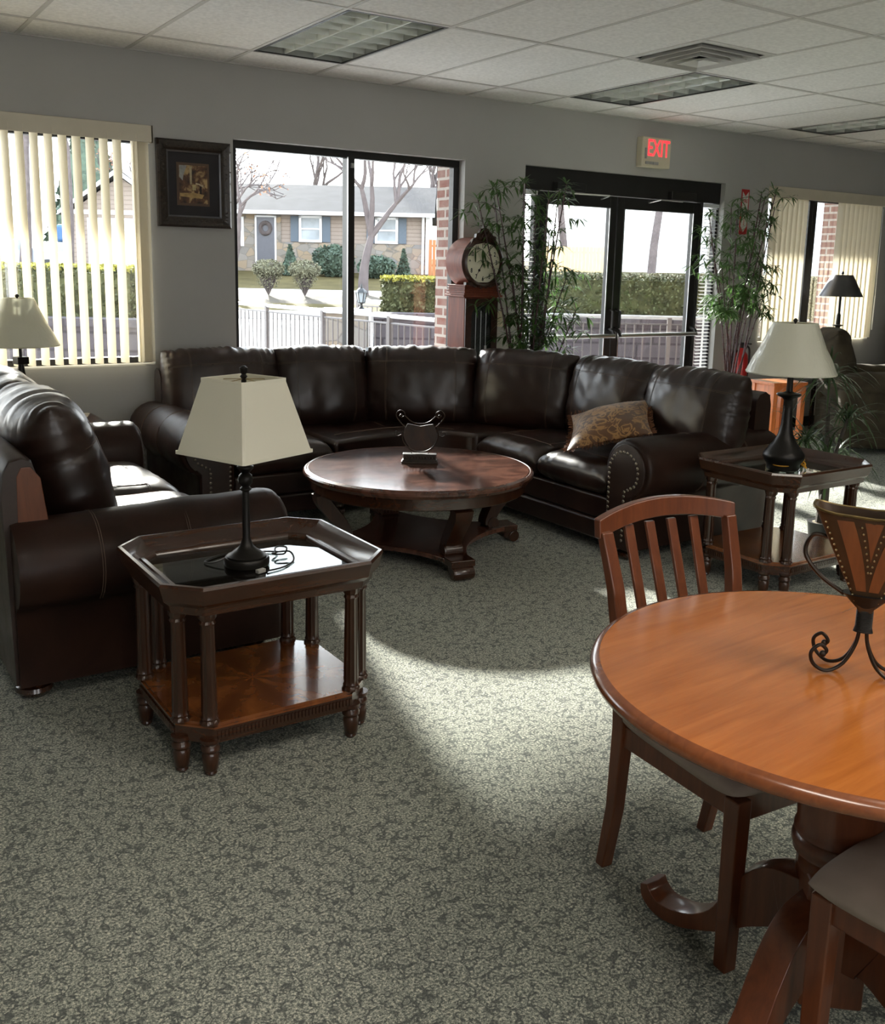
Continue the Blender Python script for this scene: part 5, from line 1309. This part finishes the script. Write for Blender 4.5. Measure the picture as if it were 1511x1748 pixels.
# trees
def tree(label, u, d, r0, h, seed, lean=(0, 0), depth=5, spread=.55, leaves=None, mat='bark', up=.25, split=(2, 3), fork=.35, tips=True, name='bare_tree', nleaf=300):
    base = fpt(u, d, gz(d)); t = thing(name, label, 'tree', base, FA); rnd = random.Random(seed); m = MB(); tw = MB(); ends = []
    def grow(p, dr, r, l, lv):
        pts = [p]; q = p; v = dr.normalized()
        for k in range(4):
            v = (v + Vector((rnd.gauss(0, .07), rnd.gauss(0, .07), rnd.gauss(0, .05) + (up * .1 if lv < depth else 0)))).normalized(); q = q + v * (l / 4); pts.append(q)
        (m if lv > 1 else tw).tube(pts, [max(.013, r * (1 - .11 * k)) for k in range(5)], 8 if r > .06 else (5 if r > .02 else 3))
        if lv == 0: ends.append(q); return
        for k in range(rnd.randint(*split) if lv < depth else split[1]):
            a_ = rnd.uniform(0, 2 * pi); s = spread * rnd.uniform(.6, 1.25); o = v.orthogonal().normalized(); o.rotate(Matrix.Rotation(a_, 3, v))
            st = pts[-1] if k == 0 or lv == depth else pts[rnd.randint(2, 4)]
            grow(st, v * cos(s) + o * sin(s) + Vector((0, 0, up)), r * rnd.uniform(.52, .68), l * rnd.uniform(.62, .85), lv - 1)
    grow(Vector((0, 0, -.1)), Vector((lean[0], lean[1], 1)), r0, h * fork, depth)
    m.build('trunk', mat, t); tw.build('twigs', 'twig', t, smooth=False)
    if leaves:
        lm = MB()
        for e in rnd.sample(ends, min(len(ends), nleaf)): leafy(lm, e, (.15, .15, .12), 4, .05, rnd, 'ball')
        lm.build('foliage', leaves, t, smooth=False)
    return t
tree('large bare tree with upswept branches in front of the house, centre of middle window', -2.75, 33.0, .19, 8.0, 3, (-.02, 0), 6, .62, None, 'bark', .13, (2, 3), .26)
tree('bare tree with a few rusty leaves at the left edge of the middle window', -7.15, 32.0, .16, 6.0, 5, (.5, 0), 5, .75, 'rust', 'bark', .05, (2, 3), .28, nleaf=26)
tree('tall bare tree behind the right end of the house', -1.2, 55, .22, 9, 8, (0, 0), 5, .5, None, 'twig', .2)
tree('bare tree behind the house roof, above the middle window mullion', -8.0, 58, .22, 8.5, 18, (0, 0), 5, .5, None, 'twig', .2)
tree('thick dark tree trunk outside the left window, the left one of two', -15.7, 37, .24, 12, 21, (0, 0), 4, .4, None, 'bark', .3, (2, 3), .5)
tree('bare tree trunk beside the garage outside the left window', -12.9, 34, .20, 11, 22, (0, 0), 5, .45, None, 'bark', .3, (2, 3), .42)
tree('small tree with rusty brown leaves behind the parked car', -15.0, 46, .16, 6, 23, (0, 0), 5, .6, 'rust', 'bark', .1, (2, 3), .3)
tree('tall bare tree outside the right door leaf', 8.2, 40, .18, 13, 31, (0, 0), 5, .42, None, 'bark', .3, (2, 3), .5)
tree('tall bare tree outside the left door leaf, behind the tan fence', 5.6, 47, .2, 12, 33, (0, 0), 5, .5, None, 'bark', .3, (2, 3), .45)
def ever(label, u, d, z, s, seed, shape='cone', mat='evergreen', n=900, size=.09, name='evergreen_shrub', cat='shrub'):
    t = thing(name, label, cat, fpt(u, d, z), FA); rnd = random.Random(seed); m = MB()
    if shape == 'cone': m.lathe([(s[0] * .75, .02), (s[0] * .5, s[2]), (.01, s[2] * 1.85)], 10)
    else: m.sphere((0, 0, s[2]), .85, 10, sc=s)
    leafy(m, (0, 0, s[2]), s, n, size, rnd, shape); m.build('foliage', mat, t, smooth=False); return t
ever('blue-grey spruce tops behind the parked car, through the left blinds', -21.3, 60, 1.5, (3.0, 2.0, 4.8), 40, 'cone', 'evergreen', 2500, .28, 'spruce_tree', 'tree')
ever('small cone evergreen beside the dark house door', -6.35, 40.5, 1.05, (.42, .4, .62), 41, 'cone')
ever('big dark green bush against the stone wall between the house windows', -4.6, 40.3, 1.05, (.85, .6, .62), 42, 'ball', n=1500)
ever('lower dark bush below the right house window', -2.8, 40.0, 1.05, (.75, .5, .42), 43, 'ball', n=1200)
ever('small cone evergreen under the right house window', -1.75, 40.6, 1.1, (.3, .3, .55), 44, 'cone')
def vase_shrub(label, u, d, seed):
    t = thing('vase_shrub', label, 'shrub', fpt(u, d, gz(d)), FA, group='two clipped bare shrubs across the street'); rnd = random.Random(seed); m = MB()
    for k in range(70):
        a_ = rnd.uniform(0, 2 * pi); r_ = rnd.uniform(.05, .5); p1 = Vector((cos(a_) * r_ * .5, sin(a_) * r_ * .4, .45)); p2 = Vector((cos(a_) * r_, sin(a_) * r_ * .8, rnd.uniform(.85, 1.1)))
        m.tube([(0, 0, 0), p1, p2], .012, 3)
    m.build('stems', 'twig', t, smooth=False)
    m = MB(); m.sphere((0, 0, .84), 1, 12, sc=(.42, .35, .20)); leafy(m, (0, 0, .84), (.52, .45, .30), 1500, .04, rnd, 'ball'); leafy(m, (0, 0, .62), (.40, .34, .42), 900, .03, rnd, 'ball'); m.build('foliage', 'shrub', t, smooth=False); return t
vase_shrub('olive vase-shaped shrub across the street, the left of the pair', -5.72, 32, 1); vase_shrub('olive vase-shaped shrub across the street, the right of the pair', -4.55, 32, 2)

# house across the street, local x = u, y = d
hs = thing('house', 'single-storey house across the street with grey roof, blue shutters and stone base', 'house', fpt(-5, 42, 0), FA)
hb, he, hr = 1.05, 3.68, 5.05; ux0, ux1 = -6.5, 4.22
m = MB(); m.box(ux0, ux1, 0, 8, 2.40, he); m.build('siding_wall', 'siding', hs, smooth=False)
m = MB(); m.box(ux0, ux1, -.06, 8, hb - .4, 2.40); m.build('stone_wall', 'stone', hs, smooth=False)
m = MB(); m.box(-3.9, -1.95, -.07, .2, hb - .4, he - .02); m.build('entry_stone', 'stone', hs, smooth=False)
m = MB(); m.prism([(-.45, he - .02), (4, hr), (8.4, he - .02), (8.4, he - .16), (4, hr - .12), (-.45, he - .14)], ux0 - .3, ux1 + .25, Matrix(((0, 0, 1, 0), (1, 0, 0, 0), (0, 1, 0, 0), (0, 0, 0, 1)))); m.build('roof', 'roof', hs, smooth=False)
m = MB(); m.box(ux0 - .3, ux1 + .25, -.56, -.44, he - .17, he - .02); m.build('gutter', 'outwhite', hs, smooth=False)
m = MB(); m.box(ux1 - .28, ux1 - .18, -.14, -.06, hb, he - .1); m.build('downspout', 'outwhite', hs, smooth=False)
m = MB(); m.box(ux1, ux1 + .03, 0, 8, hb, he); m.add([(ux1 + .03, 0, he), (ux1 + .03, 8, he), (ux1 + .03, 4, hr - .12)], [(0, 1, 2)]); m.build('gable_siding', 'sidingw', hs, smooth=False)
m = MB(); m.box(ux1 - .12, ux1 + .05, -.08, .04, hb, he); m.build('corner_board', 'outwhite', hs, smooth=False)
m = MB(); m.box(-2.96, -2.21, -.12, -.05, hb + .05, hb + 2.35); m.build('entry_door', 'outdark', hs, smooth=False)
m = MB(); m.box(-3.03, -2.96, -.13, -.04, hb, hb + 2.42); m.box(-2.21, -2.14, -.13, -.04, hb, hb + 2.42); m.box(-3.03, -2.14, -.13, -.04, hb + 2.35, hb + 2.42); m.box(-3.05, -2.1, -.5, -.04, hb - .1, hb + .06); m.build('door_trim', 'outwhite', hs, smooth=False)
m = MB()
for k in range(24): a_ = 2 * pi * k / 24; m.sphere((-2.585 + .2 * cos(a_), -.15, 2.95 + .22 * sin(a_)), .09, 5)
m.build('wreath', 'twig', hs)
for wx in (-.72, 2.46):
    m = MB(); a, b, c, d = wx - .48, wx + .48, 2.42, 3.5
    m.box(a, a + .1, -.1, .02, c, d); m.box(b - .1, b, -.1, .02, c, d); m.box(a, b, -.1, .02, d - .1, d); m.box(a, b, -.12, .02, c, c + .1); m.box(a, b, -.08, .02, (c + d) / 2 - .03, (c + d) / 2 + .03)
    fr = m.build('window', 'outwhite', hs, smooth=False); m = MB(); m.box(a + .1, b - .1, -.04, 0, c + .1, d - .1); m.build('pane', 'outglass', fr, smooth=False)
    for s in (-1, 1): m = MB(); m.box(wx + s * .5, wx + s * .83, -.06, 0, 2.43, 3.48); m.build('shutter', 'shutter', hs, smooth=False)
m = MB(); m.box(-4.2, -3.5, -.1, 0, 2.2, 3.4); m.build('window', 'outwhite', hs, smooth=False)
# garage wing seen through the left blinds
gr = thing('garage', 'pale siding garage with white door and gable roof, behind the left blinds', 'garage', fpt(-12.1, 37, 0), FA)
m = MB(); m.box(-1.75, 1.9, 0, 4.3, .6, 3.25); m.build('siding_wall', 'siding', gr, smooth=False)
PX = Matrix(((1, 0, 0, 0), (0, 0, 1, 0), (0, 1, 0, 0), (0, 0, 0, 1)))
m = MB(); m.prism([(-1.75, 3.25), (1.9, 3.25), (.08, 4.5)], 0, .1, PX); m.build('gable_siding', 'siding', gr, smooth=False)
m = MB(); m.prism([(-2.1, 3.1), (.08, 4.62), (2.2, 3.1), (2.2, 3.25), (.08, 4.8), (-2.1, 3.25)], -.3, 4.5, PX); m.build('roof', 'roof', gr, smooth=False)
m = MB(); m.prism([(-2.12, 3.1), (.08, 4.60), (2.22, 3.1), (2.22, 3.24), (.08, 4.76), (-2.12, 3.24)], -.36, -.3, PX); m.box(-1.8, 1.95, -.06, 0, 3.15, 3.3); m.build('gable_trim', 'outwhite', gr, smooth=False)
m = MB(); m.box(-1.15, 1.35, -.08, .0, .65, 3.02); m.build('garage_door', 'outwhite', gr, smooth=False)
# fences beyond
def fence(label, u0, u1, d, z1, mat):
    t = thing('board_fence', label, 'fence', fpt(u0, d, gz(d)), FA); n = int((u1 - u0) / .15); h = z1 - gz(d); m = MB()
    for k in range(n): m.box(k * .15, k * .15 + .14, 0, .02, 0, h)
    m.build('boards', mat, t, smooth=False)
    m = MB(); m.box(0, u1 - u0, .02, .06, h * .25, h * .25 + .08); m.box(0, u1 - u0, .02, .06, h * .8, h * .8 + .08); m.build('rails', mat, t, smooth=False); return t
fence('orange wooden board fence right of the house, at the edge of the middle window', -.75, 1.4, 41.5, 2.62, 'fence')
fence('sunlit tan board fence beyond the hedge through the left door', 3.6, 7.0, 41, 2.45, 'fencetan')
hb2 = thing('house', 'pale two-storey building far beyond the glass doors, washed out by light', 'house', fpt(16, 58, 0), FA)
m = MB(); m.box(-9, 8, 0, 8, 1, 6.5); m.build('siding_wall', 'sidingw', hb2, smooth=False)
m = MB(); m.prism([(-9.5, 6.5), (8.5, 6.5), (6, 9), (-7, 9)], -.4, 8.4, PX); m.build('roof', 'outwhite', hb2, smooth=False)
# parked car
t = thing('parked_car', 'white car parked on the far left, seen through the blinds', 'car', fpt(-16.2, 38, gz(38)), FA)
m = MB(PX.copy()); m.prism([(-2.2, .35), (2.1, .35), (2.15, .7), (1.9, .88), (.9, .98), (.35, 1.38), (-1.2, 1.42), (-1.9, 1.0), (-2.2, .95)], -.85, .85); m.build('body', 'car', t, bevel=.06)
m = MB(PX.copy()); m.prism([(.78, .99), (.3, 1.33), (-1.15, 1.36), (-1.7, 1.0)], -.87, .87); m.build('window_glass', 'outglass', t, smooth=False)
for x in (-1.35, 1.35):
    for s in (-1, 1): m = MB(); m.lathe([(.001, 0), (.18, 0), (.33, .0), (.33, .18), (.001, .18)], 20, TR(x, s * .72 + (.0 if s < 0 else .0), .33) @ RX(pi / 2)); m.build('wheel', 'tyre', t)
t = thing('covered_truck', 'vehicle under a bright blue cover behind the parked car', 'vehicle', fpt(-16.0, 44, gz(44)), FA)
m = MB(); m.box(-.9, .9, -.8, .8, 1.0, 1.75); m.build('blue_cover', 'bluepaint', t, bevel=.15, segs=3)
m = MB(); m.box(-1.5, 1.2, -.85, .85, .35, 1.0); m.build('body', 'car', t, bevel=.08)
for x in (-1.0, .8): m = MB(); m.lathe([(.001, 0), (.33, 0), (.33, .18), (.001, .18)], 16, TR(x, -.72, .33) @ RX(pi / 2)); m.build('wheel', 'tyre', t)
